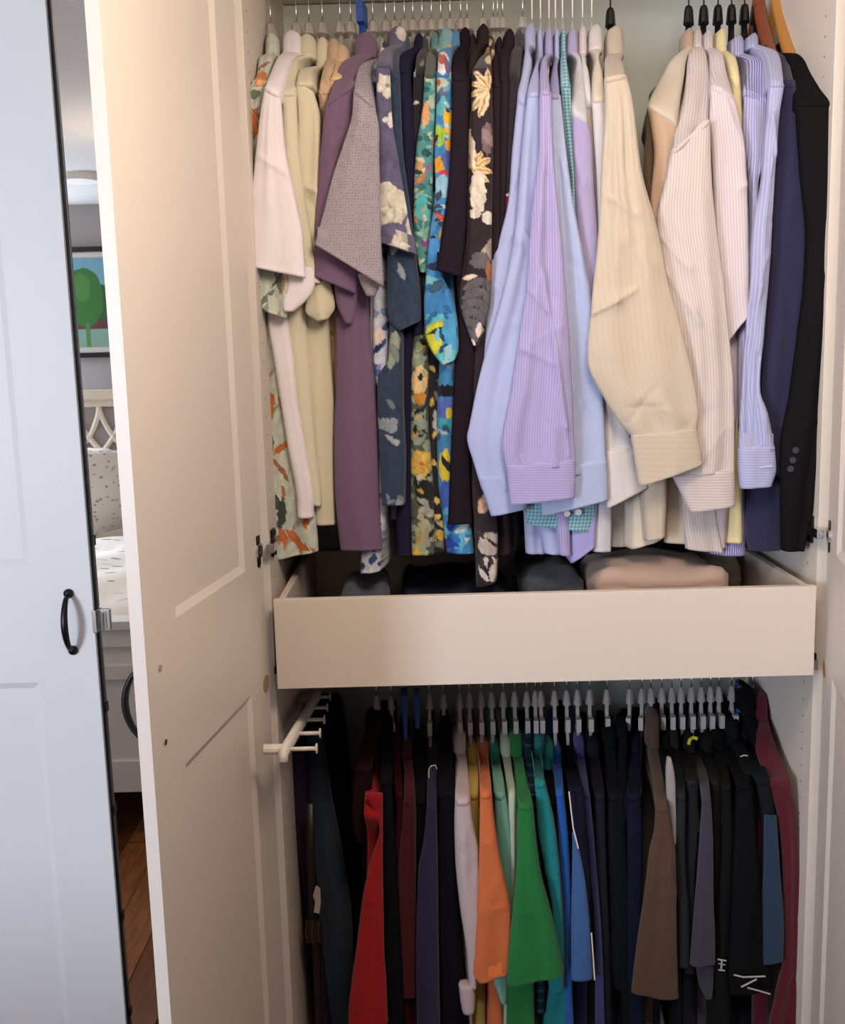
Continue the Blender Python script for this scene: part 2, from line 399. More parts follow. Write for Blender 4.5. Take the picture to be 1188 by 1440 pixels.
# ceiling lights
warm = (1, .82, .66)
glassw = nmat('opal_glass', 'fff4e0', .3, emit='ffe0b0', estr=3)
def ceiling_light(x, y, label, power, drop=.10):
    t = empty('ceiling_light', (x, y, hh), label, 'ceiling light')
    MB().tube([(x, y, hh), (x, y, hh-.015)], .07, 20).build('canopy', chrome, t)
    MB().tube([(x, y, hh-.012), (x, y, hh-drop)], .008, 8).build('stem', chrome, t)
    pts = [(x, y, hh-drop-.0), (x, y, hh-drop-.01), (x, y, hh-drop-.04), (x, y, hh-drop-.065), (x, y, hh-drop-.075)]
    MB().tube(pts, [.15, .165, .14, .08, .02], 28).build('shade', glassw, t, smooth=True)
    d = bpy.data.lights.new('lamp', 'POINT'); d.energy = power; d.color = warm; d.shadow_soft_size = .16
    o = bpy.data.objects.new('lamp', d); COL.objects.link(o); o.location = (x, y, hh-drop-.26); o.parent = t; o.matrix_parent_inverse = parent_inv(t)
    d = bpy.data.lights.new('lamp_up', 'POINT'); d.energy = power*.35 if x < 0 else power*.1; d.color = warm; d.shadow_soft_size = .05
    o = bpy.data.objects.new('lamp_up', d); COL.objects.link(o); o.location = (x+.22, y, hh-.12); o.parent = t; o.matrix_parent_inverse = parent_inv(t)
ceiling_light(.52, -.90, 'warm flush ceiling light in front of the open wardrobe', 29)
g = refl(PZ(205, 180, hh)); ceiling_light(g.x, g.y, 'warm ceiling light over the bed, its glow seen in the mirror', 9)
g = refl(PZ(112, 246, hh)); t = tag(MB().tube([(g.x, g.y, hh), (g.x, g.y, hh-.03)], [.1, .085], 24).build('smoke_detector', whitem), 'small round white detector on the ceiling near the far wall', 'detector')
# ------------------------------------------------------------------ bed, picture: seen in the mirror strip
cream = nmat('cream_paint', 'd9cdb8', .5); whitep = nmat('white_bed_paint', 'dad4cb', .45)
bed = empty('bed', (-1.15, -2.5, 0), 'white wooden bed with a cream arched lattice headboard, seen in the mirror', 'bed')
fy = refl(P(180, 1170, 1.48)).y
bx0, bx1 = -1.95, -.42; ztop = refl(P(160, 870, 1.50)).z
fb = MB().box(bx0, bx1, fy-.05, fy, .17, ztop-.09).box(bx0-.02, bx1+.02, fy-.07, fy+.02, ztop-.03, ztop).box(bx0-.01, bx1+.01, fy-.06, fy+.01, ztop-.09, ztop-.03)
fb.box(bx0, bx1, fy-.05, fy+.012, .17, .28); fb.box(bx0, bx1, fy-.05, fy+.012, ztop-.2, ztop-.15)
for xx in (bx0, bx1-.1, -1.2): fb.box(xx, xx+.1, fy-.05, fy+.012, .28, ztop-.2)
fb.build('footboard', whitep, bed, bevel=.003)
for xx in (bx0, bx1-.06):
    for yy in (fy-.06, -3.85): MB().box(xx, xx+.06, yy, yy+.06, 0, .2).build('leg', whitep, bed)
for xx in (bx0, bx1-.03): MB().box(xx, xx+.03, -3.8, fy-.05, .2, .42).build('side_rail', whitep, bed)
MB().box(bx0+.03, bx1-.03, -3.78, fy-.07, .3, .60).build('mattress', nmat('mattress_cloth', 'cfc9c2', .9), bed, bevel=.03)
hy = -3.84; hz = 1.44
hb = MB().box(bx0, bx1, hy-.05, hy, .2, 1.1).box(bx0-.02, bx1+.02, hy-.06, hy+.02, hz-.05, hz).box(bx0, bx1, hy-.05, hy, hz-.09, hz-.05).box(bx0, bx1, hy-.05, hy+.01, 1.05, 1.11)
for k in range(9):
    xx = bx0 + (bx1-bx0)*k/8 - .03; hb.box(max(bx0, xx), min(bx1, xx+.06), hy-.05, hy+.012, .5, 1.06)
hb.build('headboard', cream, bed)
# gothic lattice: crossing pointed arches
for k in range(-1, 12):
    xx = bx0 + .07 + k*.135
    for sg in (-1, 1):
        pts = []
        for q in range(9):
            t = q/8; pts.append((xx + sg*(.135*(1-(1-t)**1.8)-.0), hy-.02, 1.10+.26*t))
        pts = [p for p in pts if bx0 < p[0] < bx1]
        if len(pts) > 2: MB().tube(pts, .016, 6, side=(0, 1, 0)).build('lattice_bar', cream, bed)
MB().box(bx0+.03, bx1-.03, hy-.045, hy-.04, 1.1, hz-.08).build('backing', wallm, bed)
duv = Print('d8d0c6', 4)
def soft_box(name, x0, x1, y0, y1, z0, z1, mat, label, cat, nseg=30, amp=.015, group=None):
    b = bmesh.new(); bmesh.ops.create_grid(b, x_segments=nseg, y_segments=nseg, size=.5)
    top = b.verts[:]
    for v in top:
        u, w = v.co.x*2, v.co.y*2; e = (1-abs(u)**6)*(1-abs(w)**6)
        v.co = Vector((x0+(x1-x0)*(v.co.x+.5), y0+(y1-y0)*(v.co.y+.5), z0+(z1-z0)*max(e, 0)**.35 + amp*math.sin(9*u+2)*math.cos(7*w+u*3)*e))
    me = bpy.data.meshes.new(name); b.to_mesh(me); b.free()
    o = link(name, me, mat, None, True); md = o.modifiers.new('s', 'SOLIDIFY'); md.thickness = .03; md.offset = -1
    return tag(o, label, cat, group)
leafy = nmat('leaf_print_cotton', 'd6cdc0', .9)
def leafy_nodes(M, base, c1, c2, sc):
    tc = N(M, 'ShaderNodeTexCoord'); mp = N(M, 'ShaderNodeMapping'); mp.inputs['Scale'].default_value = (1, 2.6, 1.4); mp.inputs['Rotation'].default_value = (0, 0, .7)
    LK(M, tc.outputs['Object'], mp.inputs[0]); vo = N(M, 'ShaderNodeTexVoronoi', Scale=sc); LK(M, mp.outputs[0], vo.inputs['Vector'])
    lt = N(M, 'ShaderNodeMath', operation='LESS_THAN'); LK(M, vo.outputs['Distance'], lt.inputs[0]); lt.inputs[1].default_value = .3
    sp = N(M, 'ShaderNodeSeparateColor'); LK(M, vo.outputs['Color'], sp.inputs[0])
    g = N(M, 'ShaderNodeMath', operation='GREATER_THAN'); LK(M, sp.outputs[0], g.inputs[0]); g.inputs[1].default_value = .45
    mu = N(M, 'ShaderNodeMath', operation='MULTIPLY'); LK(M, lt.outputs[0], mu.inputs[0]); LK(M, g.outputs[0], mu.inputs[1])
    cm = N(M, 'ShaderNodeMix', data_type='RGBA'); cm.inputs[6].default_value = (*lin(c1), 1); cm.inputs[7].default_value = (*lin(c2), 1)
    g2 = N(M, 'ShaderNodeMath', operation='GREATER_THAN'); LK(M, sp.outputs[1], g2.inputs[0]); g2.inputs[1].default_value = .5; LK(M, g2.outputs[0], cm.inputs[0])
    mx = N(M, 'ShaderNodeMix', data_type='RGBA'); mx.inputs[6].default_value = (*lin(base), 1); LK(M, mu.outputs[0], mx.inputs[0]); LK(M, cm.outputs[2], mx.inputs[7])
    LK(M, mx.outputs[2], M.node_tree.nodes['Principled BSDF'].inputs['Base Color'])
leafy_nodes(leafy, 'd6cdc0', '3a3a3c', 'b9b0a0', 9)
soft_box('duvet', bx0+.02, bx1-.02, -3.45, fy-.06, .56, .74, leafy, 'white duvet printed with dark leaves, spread on the bed', 'duvet')
pil = nmat('ruffled_pillow_cloth', 'd2c8be', .9); leafy_nodes(pil, 'd6cec6', '9a8478', 'b5a59a', 30)
for k, xx in enumerate((-1.55, -.85)):
    b = MB(); n = 18; r = bmesh.new(); bmesh.ops.create_uvsphere(r, u_segments=24, v_segments=14, radius=.5)
    for v in r.verts:
        a = v.co.copy(); f = lambda q: math.copysign(abs(q*2)**.55/2, q)
        v.co = Vector((xx + f(a.x)*.66, -3.6 + a.y*.22 + .12*(a.z), .92 + f(a.z)*.46 + .006*math.sin(40*a.x)))
    me = bpy.data.meshes.new('pillow'); r.to_mesh(me); r.free()
    tag(link('pillow', me, pil, None, True), ('pale flowered pillow leaning on the left half of the headboard', 'pale flowered pillow leaning on the right half of the headboard')[1-k], 'pillow', 'pillows on the bed')
# framed picture over the bed
fpz1, fpz0 = refl(P(112, 348, -yb)).z, refl(P(126, 503, -yb)).z
fx = refl(P(118, 430, -yb)).x; pw = .46
pic = empty('framed_painting', (fx, yb, (fpz0+fpz1)/2), 'framed painting of a round green tree under a blue sky, above the bed', 'painting')
bfm = nmat('black_frame', '120e10', .4); pmat = nmat('picture_mount', 'd8d2cc', .8)
mb = MB(); xa, xb = fx-pw, fx+pw*.55; fw = .028
for a in ((xa, xb, fpz0, fpz0+fw), (xa, xb, fpz1-fw, fpz1), (xa, xa+fw, fpz0, fpz1), (xb-fw, xb, fpz0, fpz1)): mb.box(a[0], a[1], yb+.002, yb+.028, a[2], a[3])
mb.build('frame', bfm, pic)
MB().box(xa+fw, xb-fw, yb+.002, yb+.012, fpz0+fw, fpz1-fw).build('mount', pmat, pic)
cv = MB().box(xa+fw+.02, xb-fw-.02, yb+.012, yb+.015, fpz0+fw+.03, fpz1-fw-.03).build('canvas', None, pic)
M = nmat('painted_canvas', '8fc0c8', .6); cv.data.materials.append(M); b = M.node_tree.nodes['Principled BSDF']
geo = N(M, 'ShaderNodeNewGeometry'); sx = N(M, 'ShaderNodeSeparateXYZ'); LK(M, geo.outputs['Position'], sx.inputs[0])
prev = None
def layer(cx, cz, rx, rz, c, box=False, rough=.25):
    global prev
    def ax_(out, c0, r):
        a = N(M, 'ShaderNodeMath', operation='SUBTRACT'); LK(M, sx.outputs[out], a.inputs[0]); a.inputs[1].default_value = c0
        d = N(M, 'ShaderNodeMath', operation='DIVIDE'); LK(M, a.outputs[0], d.inputs[0]); d.inputs[1].default_value = r
        p = N(M, 'ShaderNodeMath', operation='POWER'); ab = N(M, 'ShaderNodeMath', operation='ABSOLUTE'); LK(M, d.outputs[0], ab.inputs[0]); LK(M, ab.outputs[0], p.inputs[0]); p.inputs[1].default_value = 8 if box else 2
        return p
    p, q = ax_('X', cx, rx), ax_('Z', cz, rz)
    s = N(M, 'ShaderNodeMath', operation='ADD'); LK(M, p.outputs[0], s.inputs[0]); LK(M, q.outputs[0], s.inputs[1])
    nz = N(M, 'ShaderNodeTexNoise', Scale=14); LK(M, geo.outputs['Position'], nz.inputs['Vector'])
    s2 = N(M, 'ShaderNodeMath', operation='MULTIPLY_ADD'); LK(M, nz.outputs['Fac'], s2.inputs[0]); s2.inputs[1].default_value = rough*3; LK(M, s.outputs[0], s2.inputs[2])
    l = N(M, 'ShaderNodeMath', operation='LESS_THAN'); LK(M, s2.outputs[0], l.inputs[0]); l.inputs[1].default_value = 1+rough*1.5
    mx = N(M, 'ShaderNodeMix', data_type='RGBA'); LK(M, l.outputs[0], mx.inputs[0]); mx.inputs[7].default_value = (*lin(c), 1)
    if prev: LK(M, prev.outputs[2], mx.inputs[6])
    else: mx.inputs[6].default_value = (*lin('6c9cac'), 1)
    prev = mx
H_ = fpz1-fpz0
layer(fx, fpz0+H_*.16, 2, H_*.14, '7c9c8c', True, .1)
layer(fx+.05, fpz0+H_*.33, 2, H_*.07, '5c3030', True, .2)
layer(fx+.1, fpz0+H_*.50, .09, H_*.16, '28502a'); layer(fx-.10, fpz0+H_*.45, .09, H_*.15, '2f5c2e')
layer(fx+.015, fpz0+H_*.55, .10, H_*.27, '2f6a26'); layer(fx+.0, fpz0+H_*.64, .05, H_*.13, '447c34'); layer(fx+.02, fpz0+H_*.2, .012, H_*.12, '4c7c3c', True)
LK(M, prev.outputs[2], b.inputs['Base Color'])
# ------------------------------------------------------------------ the wardrobes
Z1, Z2 = 1.25, 1.0395
DZ0, DZ1 = .07, 2.33; DL, DT = .495, .018
def door_mesh(mt, parent, mat, name='door', label=None):
    s1, s2 = .0946, .1045; b = bmesh.new(); xs = (0, s1, DL-s2, DL); pan = [(DZ0+.095, Z2), (Z1, DZ1-.095)]
    def side(y, ins):
        bev, dp = .012, .0055*ins
        zs = [DZ0, pan[0][0], pan[0][1], pan[1][0], pan[1][1], DZ1]
        for i in range(3):
            for j in range(5):
                if i == 1 and j in (1, 3): continue
                b.faces.new([b.verts.new(p) for p in ((xs[i], y, zs[j]), (xs[i+1], y, zs[j]), (xs[i+1], y, zs[j+1]), (xs[i], y, zs[j+1]))])
        for z0, z1 in pan:
            o = [(xs[1], y, z0), (xs[2], y, z0), (xs[2], y, z1), (xs[1], y, z1)]
            q = [(xs[1]+bev, y+dp, z0+bev), (xs[2]-bev, y+dp, z0+bev), (xs[2]-bev, y+dp, z1-bev), (xs[1]+bev, y+dp, z1-bev)]
            for k in range(4): b.faces.new([b.verts.new(p) for p in (o[k], o[(k+1) % 4], q[(k+1) % 4], q[k])])
            b.faces.new([b.verts.new(p) for p in q])
    side(0, 1); side(DT, -1)
    for f in (((0,0,DZ0),(DL,0,DZ0),(DL,DT,DZ0),(0,DT,DZ0)), ((0,0,DZ1),(DL,0,DZ1),(DL,DT,DZ1),(0,DT,DZ1)), ((0,0,DZ0),(0,DT,DZ0),(0,DT,DZ1),(0,0,DZ1)), ((DL,0,DZ0),(DL,DT,DZ0),(DL,DT,DZ1),(DL,0,DZ1))):
        b.faces.new([b.verts.new(p) for p in f])
    bmesh.ops.remove_doubles(b, verts=b.verts[:], dist=1e-5)
    m = MB(); m.b.free(); m.b = b
    return m.build(name, mat, parent, mt=mt, label=label)
def frame_mt(o, ex, ey): 
    m = Matrix.Identity(4); m.col[0][:3] = (*ex, 0); m.col[1][:3] = (*ey, 0); m.col[3][:3] = (*o, 0); return m
aL, aR = .1524, -.2262
mtL = frame_mt((.0087, -.019), (-math.sin(aL), -math.cos(aL)), (-math.cos(aL), math.sin(aL)))
mtR = frame_mt((.9913, -.019), (math.sin(aR), -math.cos(aR)), (math.cos(aR), math.sin(aR)))
mtC = frame_mt((-.2926-DL, -.002), (1, 0), (0, -1))
hz0 = P(98, 839, -.045).z; hz1 = P(93, 920, -.045).z; hxd = -.2926 - P(97, 839, -.02).x      # bow handle of the closed door
def handle(mt, parent):
    x = DL-hxd; m = MB(); n = 15; y0 = DT
    pts = []; rr = []
    for k in range(n):
        t = k/(n-1); a = math.sin(math.pi*t)
        pts.append((x, y0+.004+.030*a**.55, hz0+(hz1-hz0)*t)); rr.append(.0042+.0022*a)
    m.tube(pts, rr, 10, side=(1, 0, 0), flat=.8)
    for z in (hz0, hz1): m.tube([(x, y0, z), (x, y0+.004, z), (x, y0+.009, z)], [.0085, .0085, .005], 14)
    return m.build('handle', black_metal, parent, smooth=True, mt=mt, label='black iron bow handle')
def screws(mt, parent):
    for z in (hz0, hz1):
        MB().tube([(DL-hxd, 0, z), (DL-hxd, -.002, z)], .0042, 10).build('screw', chrome, parent, mt=mt)
wr = empty('wardrobe', (.5, .28, 0), 'white wardrobe with both doors open, packed with hanging clothes', 'wardrobe')
T = .018
MB().box(0, T, 0, .58, 0, 2.36).build('side_panel', paint_in, wr, bevel=.0008)
MB().box(1-T, 1, 0, .58, 0, 2.36).build('side_panel', paint_in, wr, bevel=.0008)
backm = nmat('white_back_board', 'c6ccc6', .6)
MB().box(T, 1-T, .565, .575, .07, 2.34).build('back_panel', backm, wr)
MB().box(T, 1-T, .0, .565, 2.342, 2.36).build('top_panel', paint_in, wr)
MB().box(T, 1-T, .0, .565, .07, .088).build('bottom_panel', paint_in, wr)
MB().box(T, 1-T, .02, .036, 0, .07).build('plinth', paint_in, wr)
RZ1 = P(700, -32, .28).z; RZ2 = P(800, 938, .28).z
for z in (RZ1, RZ2):
    MB().tube([(T, .28, z), (1-T, .28, z)], .0125, 16, flat=1.0).build('clothes_rail', chrome if z == RZ1 else nmat('white_rail', 'd0ccc6', .4), wr, smooth=True)
    for xx in (T, 1-T-.004): MB().tube([(xx, .28, z), (xx+.004, .28, z)], .022, 16).build('rail_bracket', chrome, wr)
# shelf-pin holes in the side panels
holem = nmat('pin_hole', '75695e', .9)
for xx in (T+.0003, 1-T-.0003):
    pb = MB()
    for k in range(66):
        z = .15+k*.032
        for yy in (.042, .50):
            if abs(z-1.1) > .1: pb.tube([(xx, yy, z), (xx+(.0004 if xx > .5 else -.0004)*-1, yy, z)], .0018, 8)
    tag(pb.build('pin_holes', holem, wr), kind='stuff')
dl = door_mesh(mtL, wr, paint); handle(mtL, dl); screws(mtL, dl)
dr = door_mesh(mtR, wr, paint); handle(mtR, dr); screws(mtR, dr)
for d, mt, s in ((dl, mtL, 0), (dr, mtR, 1)):
    for z in (P(372, 768, 0).z, .26, 2.235):
        MB().tube([(.022, .0005, z-.024), (.022, -.0015, z-.024)], .006, 10).box(.014, .030, -.0018, .0004, z-.026, z+.026).build('hinge_plate', dark_metal, d, mt=mt)
        MB().tube([(.022, .0, z), (.022, -.004, z)], .014, 16).box(.008, .034, -.004, 0, z-.009, z+.009).build('hinge_cup', chrome, d, mt=mt)
        sgn = 1 if s == 0 else -1; xw = T if s == 0 else 1-T
        hx = (.0087 if s == 0 else .9913)
        MB().box(min(xw, xw+sgn*.012), max(xw, xw+sgn*.012), -.026, .06, z-.008, z+.008).build('hinge_arm', chrome, d, bevel=.001)
        mm = MB().box(min(xw, xw+sgn*.005), max(xw, xw+sgn*.005), .02, .05, z-.024, z+.024)
        mm.tube([(xw, .036, z-.018), (xw+sgn*.008, .036, z-.018)], .005, 8).tube([(xw, .036, z+.018), (xw+sgn*.008, .036, z+.018)], .005, 8)
        mm.build('hinge_mount', dark_metal, d)
    q = P(375, 952, 0).z
    MB().tube([(.018, .0, q), (.018, -.0012, q)], .0155, 20).build('hole_cap', nmat('beige_cap', 'a58468', .6), d, mt=mt)
# drawer
dx0, dx1, dz0, dz1, dy = .0271, .9664, 1.0226, 1.1829, -.0412
dwr = MB().box(dx0, dx1, dy, dy+.016, dz0, dz1).build('drawer', drawer_m, wr, bevel=.0012)
for xx in (dx0+.006, dx1-.018): MB().box(xx, xx+.012, dy+.016, .50, dz0+.01, dz1-.003).build('drawer_side', drawer_m, dwr)
MB().box(dx0+.018, dx1-.018, .488, .50, dz0+.01, dz1-.02).build('drawer_back', drawer_m, dwr)
MB().box(dx0+.018, dx1-.018, dy+.016, .488, dz0+.012, dz0+.018).build('drawer_bottom', drawer_m, dwr)
for xx, x2 in ((T, dx0+.005), (dx1-.005, 1-T)):
    MB().box(min(xx, x2), max(xx, x2), -.012, .5, dz0+.0, dz0+.03).build('drawer_slide', dark_metal, dwr)
    MB().box(min(xx, x2)+.002, max(xx, x2)-.002, -.024, .0, dz0+.004, dz0+.022).build('slide_end', chrome, dwr)
# neighbouring wardrobe: closed door, mirror strip
wl = empty('wardrobe', (-.4, .28, 0), 'left neighbouring white wardrobe with closed door and narrow mirror', 'wardrobe')
MB().box(-.79, -.005, .004, .57, 0, 2.36).build('carcass', paint_in, wl)
dc = door_mesh(mtC, wl, paint_cool); handle(mtC, dc)
mir = MB().box(-.2885, -.006, MY, .003, DZ0, DZ1).build('mirror', mirror_m, wl)
MB().box(-.2915, -.2885, -.012, .003, DZ0, DZ1).build('gap_shade', black_metal, mir)  # black strip standing in for the shade of the open door gap
MB().box(-.2886, -.2872, -.008, -.0045, DZ0, DZ1).build('edge_strip', chrome, mir)
cz_ = P(147, 873, -.015).z
MB().box(-.289, -.268, -.0095, -.0042, cz_-.019, cz_+.019).tube([(-.279, -.0095, cz_-.016), (-.279, -.0095, cz_+.016)], .006, 10).box(-.2955, -.288, -.021, -.006, cz_-.02, cz_+.02).build('catch', chrome, mir, bevel=.0008)
for py in (760, 995, 1140, 1290, 1425):
    z = P(150, py, -.01).z; MB().box(-.2893, -.2855, -.010, -.0042, z-.009, z+.009).build('mirror_clip', black_metal, mir)
# blocks of the wardrobe run to the left and the ceiling filler
MB().box(-1.8, -.79, .004, .57, 0, 2.36).build('carcass', paint_in, wl)
MB().box(-1.3, -.80, -.02, -.002, DZ0, DZ1).build('door', paint_cool, wl, bevel=.002)
# pull-out rack with pegs, left wall, lower compartment
rk = empty('trouser_rack', (.03, .2, .9), 'white enamelled peg rack on the lower left inside wall', 'rack')
XA = .052
ya, yb_ = PX(398, 1060, XA), PX(446, 978, XA)
MB().tube([ya+Vector((0, -.004, -.012)), ya, yb_, yb_+Vector((0, .02, 0))], .0085, 10, side=(1, 0, 0), flat=1.5).build('bar', pegw, rk, smooth=True)
MB().tube([(T, ya.y+.02, ya.z), (XA, ya.y+.02, ya.z)], .009, 10).build('bracket', pegw, rk)
MB().tube([(T, yb_.y-.02, yb_.z), (XA, yb_.y-.02, yb_.z)], .009, 10).build('bracket', pegw, rk)
for k, (ex, ey) in enumerate(((445, 1051), (450, 1033), (456, 1015), (460, 998), (464, 981))):
    t = .06 + k*.225; q = ya.lerp(yb_, t); e = P(ex, ey, q.y)
    pg = MB().tube([q, (e.x, q.y, q.z)], .0038, 8).build('peg', pegw, rk, smooth=True)
    MB().tube([(e.x-.001, q.y, q.z), (e.x+.0015, q.y, q.z)], .0085, 12).build('peg_stop', pegw, pg)
# ------------------------------------------------------------------ hangers: one of each kind, then obj.copy()
PROTO = {}
def hanger_proto(kind):
    """built round the origin = top of the rail, hanging in the YZ plane"""
    t = bpy.data.objects.new('clothes_hanger', None); parts = []
    def hk(r, z1, lean=0):
        pts = [(0, .016*math.cos(a), .0005-.0145+.016*math.sin(a)+.0) for a in [math.radians(q) for q in range(-40, 181, 20)]]
        pts = [(0, p[1], p[2]) for p in pts][::-1]
        pts = [(0, .0155*math.sin(math.radians(q)), -.0135+.0155*math.cos(math.radians(q))) for q in range(-120, 101, 20)] + [(0, .013, -.024), (0, .004, -.034), (0, 0, -.042), (0, 0, z1)]
        return MB().tube(pts, r, 6, side=(1, 0, 0))
    def arms(z0, drop, hw, th, ww, n=9):
        m = MB()
        for sg in (-1, 1):
            pts = [(0, sg*hw*(k/n), z0 - drop*(k/n)**1.15) for k in range(n+1)]
            m.tube(pts, [ww]*n+[ww*.6], 8, side=(1, 0, 0), flat=1)
            for q in m.b.verts[:]: pass
        return m
    def bar(z0, drop, hw, tx, tz, n=8, bot=True):
        m = MB(); b = m.b
        for sg in (-1, 1):
            rg = []
            for k in range(n+1):
                t_ = k/n; y = sg*hw*t_; z = z0-drop*t_**.8; e = 1-.35*t_
                rg.append([b.verts.new((x, y, zz)) for x, zz in ((-tx*e, z-tz*e), (tx*e, z-tz*e), (tx*e, z-tz*.2), (tx*.5*e, z), (-tx*.5*e, z), (-tx*e, z-tz*.2))])
            for k in range(n):
                for j in range(6): b.faces.new((rg[k][j], rg[k][(j+1) % 6], rg[k+1][(j+1) % 6], rg[k+1][j]))
            b.faces.new(rg[-1])
        return m
    def part(mb, nm, mat, smooth=True): parts.append(mb.build(nm, mat, None, smooth=smooth))
    if kind == 'clear':
        part(hk(.0014, -.09), 'hook', chrome)
        b = bar(-.108, .19, .15, .0045, .014); b.tube([(0, 0, -.082), (0, 0, -.088), (0, 0, -.108)], [.0045, .009, .0125], 10, side=(1, 0, 0), flat=2.0); b.box(-.004, .004, -.11, .11, -.275, -.267)
        part(b, 'shoulder_bar', clear, False)
    if kind == 'tagged':
        part(hk(.0013, -.078), 'hook', chrome)
        b = bar(-.092, .21, .15, .0036, .012); b.tube([(0, 0, -.062), (0, 0, -.072), (0, 0, -.092)], [.0035, .006, .009], 10, side=(1, 0, 0), flat=1.8); b.box(-.0035, .0035, -.11, .11, -.275, -.267)
        part(b, 'shoulder_bar', clear, False)
        part(MB().box(-.0048, .0048, -.042, -.026, -.139, -.112), 'size_tag', tagw, False)
    if kind == 'blue':
        part(hk(.0014, -.058), 'hook', chrome)
        part(bar(-.076, .21, .15, .0055, .02).box(-.0065, .0065, -.03, .02, -.092, -.055), 'shoulder_bar', bluep, False)
    if kind == 'wire':
        part(hk(.0015, -.088), 'hook', wirew)
        m = MB()
        for sg in (-1, 1): m.tube([(0, 0, -.088), (0, sg*.03, -.128), (0, sg*.15, -.270)], .0014, 6)
        m.tube([(0, -.15, -.270), (0, .15, -.270)], .0014, 6); part(m, 'shoulder_bar', wirew)
    if kind == 'black':
        part(hk(.0016, -.088), 'hook', dark_metal)
        b = bar(-.104, .21, .15, .0055, .02); b.tube([(0, 0, -.074), (0, 0, -.080), (0, 0, -.105)], [.006, .008, .010], 10, side=(1, 0, 0), flat=1.8); b.box(-.004, .004, -.11, .11, -.285, -.276)
        part(b, 'shoulder_bar', blackp, False)
    if kind in ('amber', 'brown'):
        part(hk(.0016, -.050), 'hook', chrome)
        m = MB(); b = m.b
        for sg in (-1, 1):
            rg = []
            for k in range(9):
                t_ = k/8; y = sg*.19*t_; z = -.052-.215*t_**.8; w = .012+.002*t_; h = .030
                rg.append([b.verts.new((w*math.cos(a), y, z-h*.5+h*.5*math.sin(a))) for a in [i*math.pi/5 for i in range(10)]])
            for k in range(8):
                for j in range(10): b.faces.new((rg[k][j], rg[k][(j+1) % 10], rg[k+1][(j+1) % 10], rg[k+1][j]))
            b.faces.new(rg[-1])
        part(m, 'shoulder_bar', wood1 if kind == 'amber' else wood2)
    for q in parts: COL.objects.unlink(q)
    PROTO[kind] = (t, parts)
HLAB = {'clear': 'clear plastic hanger', 'tagged': 'clear plastic hanger with pale size tag', 'blue': 'bright blue plastic hanger', 'wire': 'white wire hanger', 'black': 'slim black plastic hanger', 'amber': 'broad amber wooden hanger', 'brown': 'broad reddish brown wooden hanger'}
HGRP = {'clear': 'clear hangers on the upper rail', 'tagged': 'tagged clear hangers on the lower rail', 'blue': 'blue plastic hangers', 'wire': 'white wire hangers under the dress shirts', 'black': 'black hangers on the upper rail', 'amber': 'wooden hangers', 'brown': 'wooden hangers'}
def hanger(kind, X, z, rz, short, sx=1):
    if kind not in PROTO: hanger_proto(kind)
    t, ps = PROTO[kind]
    r = t.copy(); COL.objects.link(r); r.location = (X, .28, z); r.rotation_euler = (0, 0, rz)
    tag(r, (HLAB[kind]+' holding the '+short), 'hanger', HGRP[kind])
    for p in ps:
        c = p.copy(); COL.objects.link(c); c.parent = r; c.matrix_parent_inverse = Matrix.Identity(4)
    return r
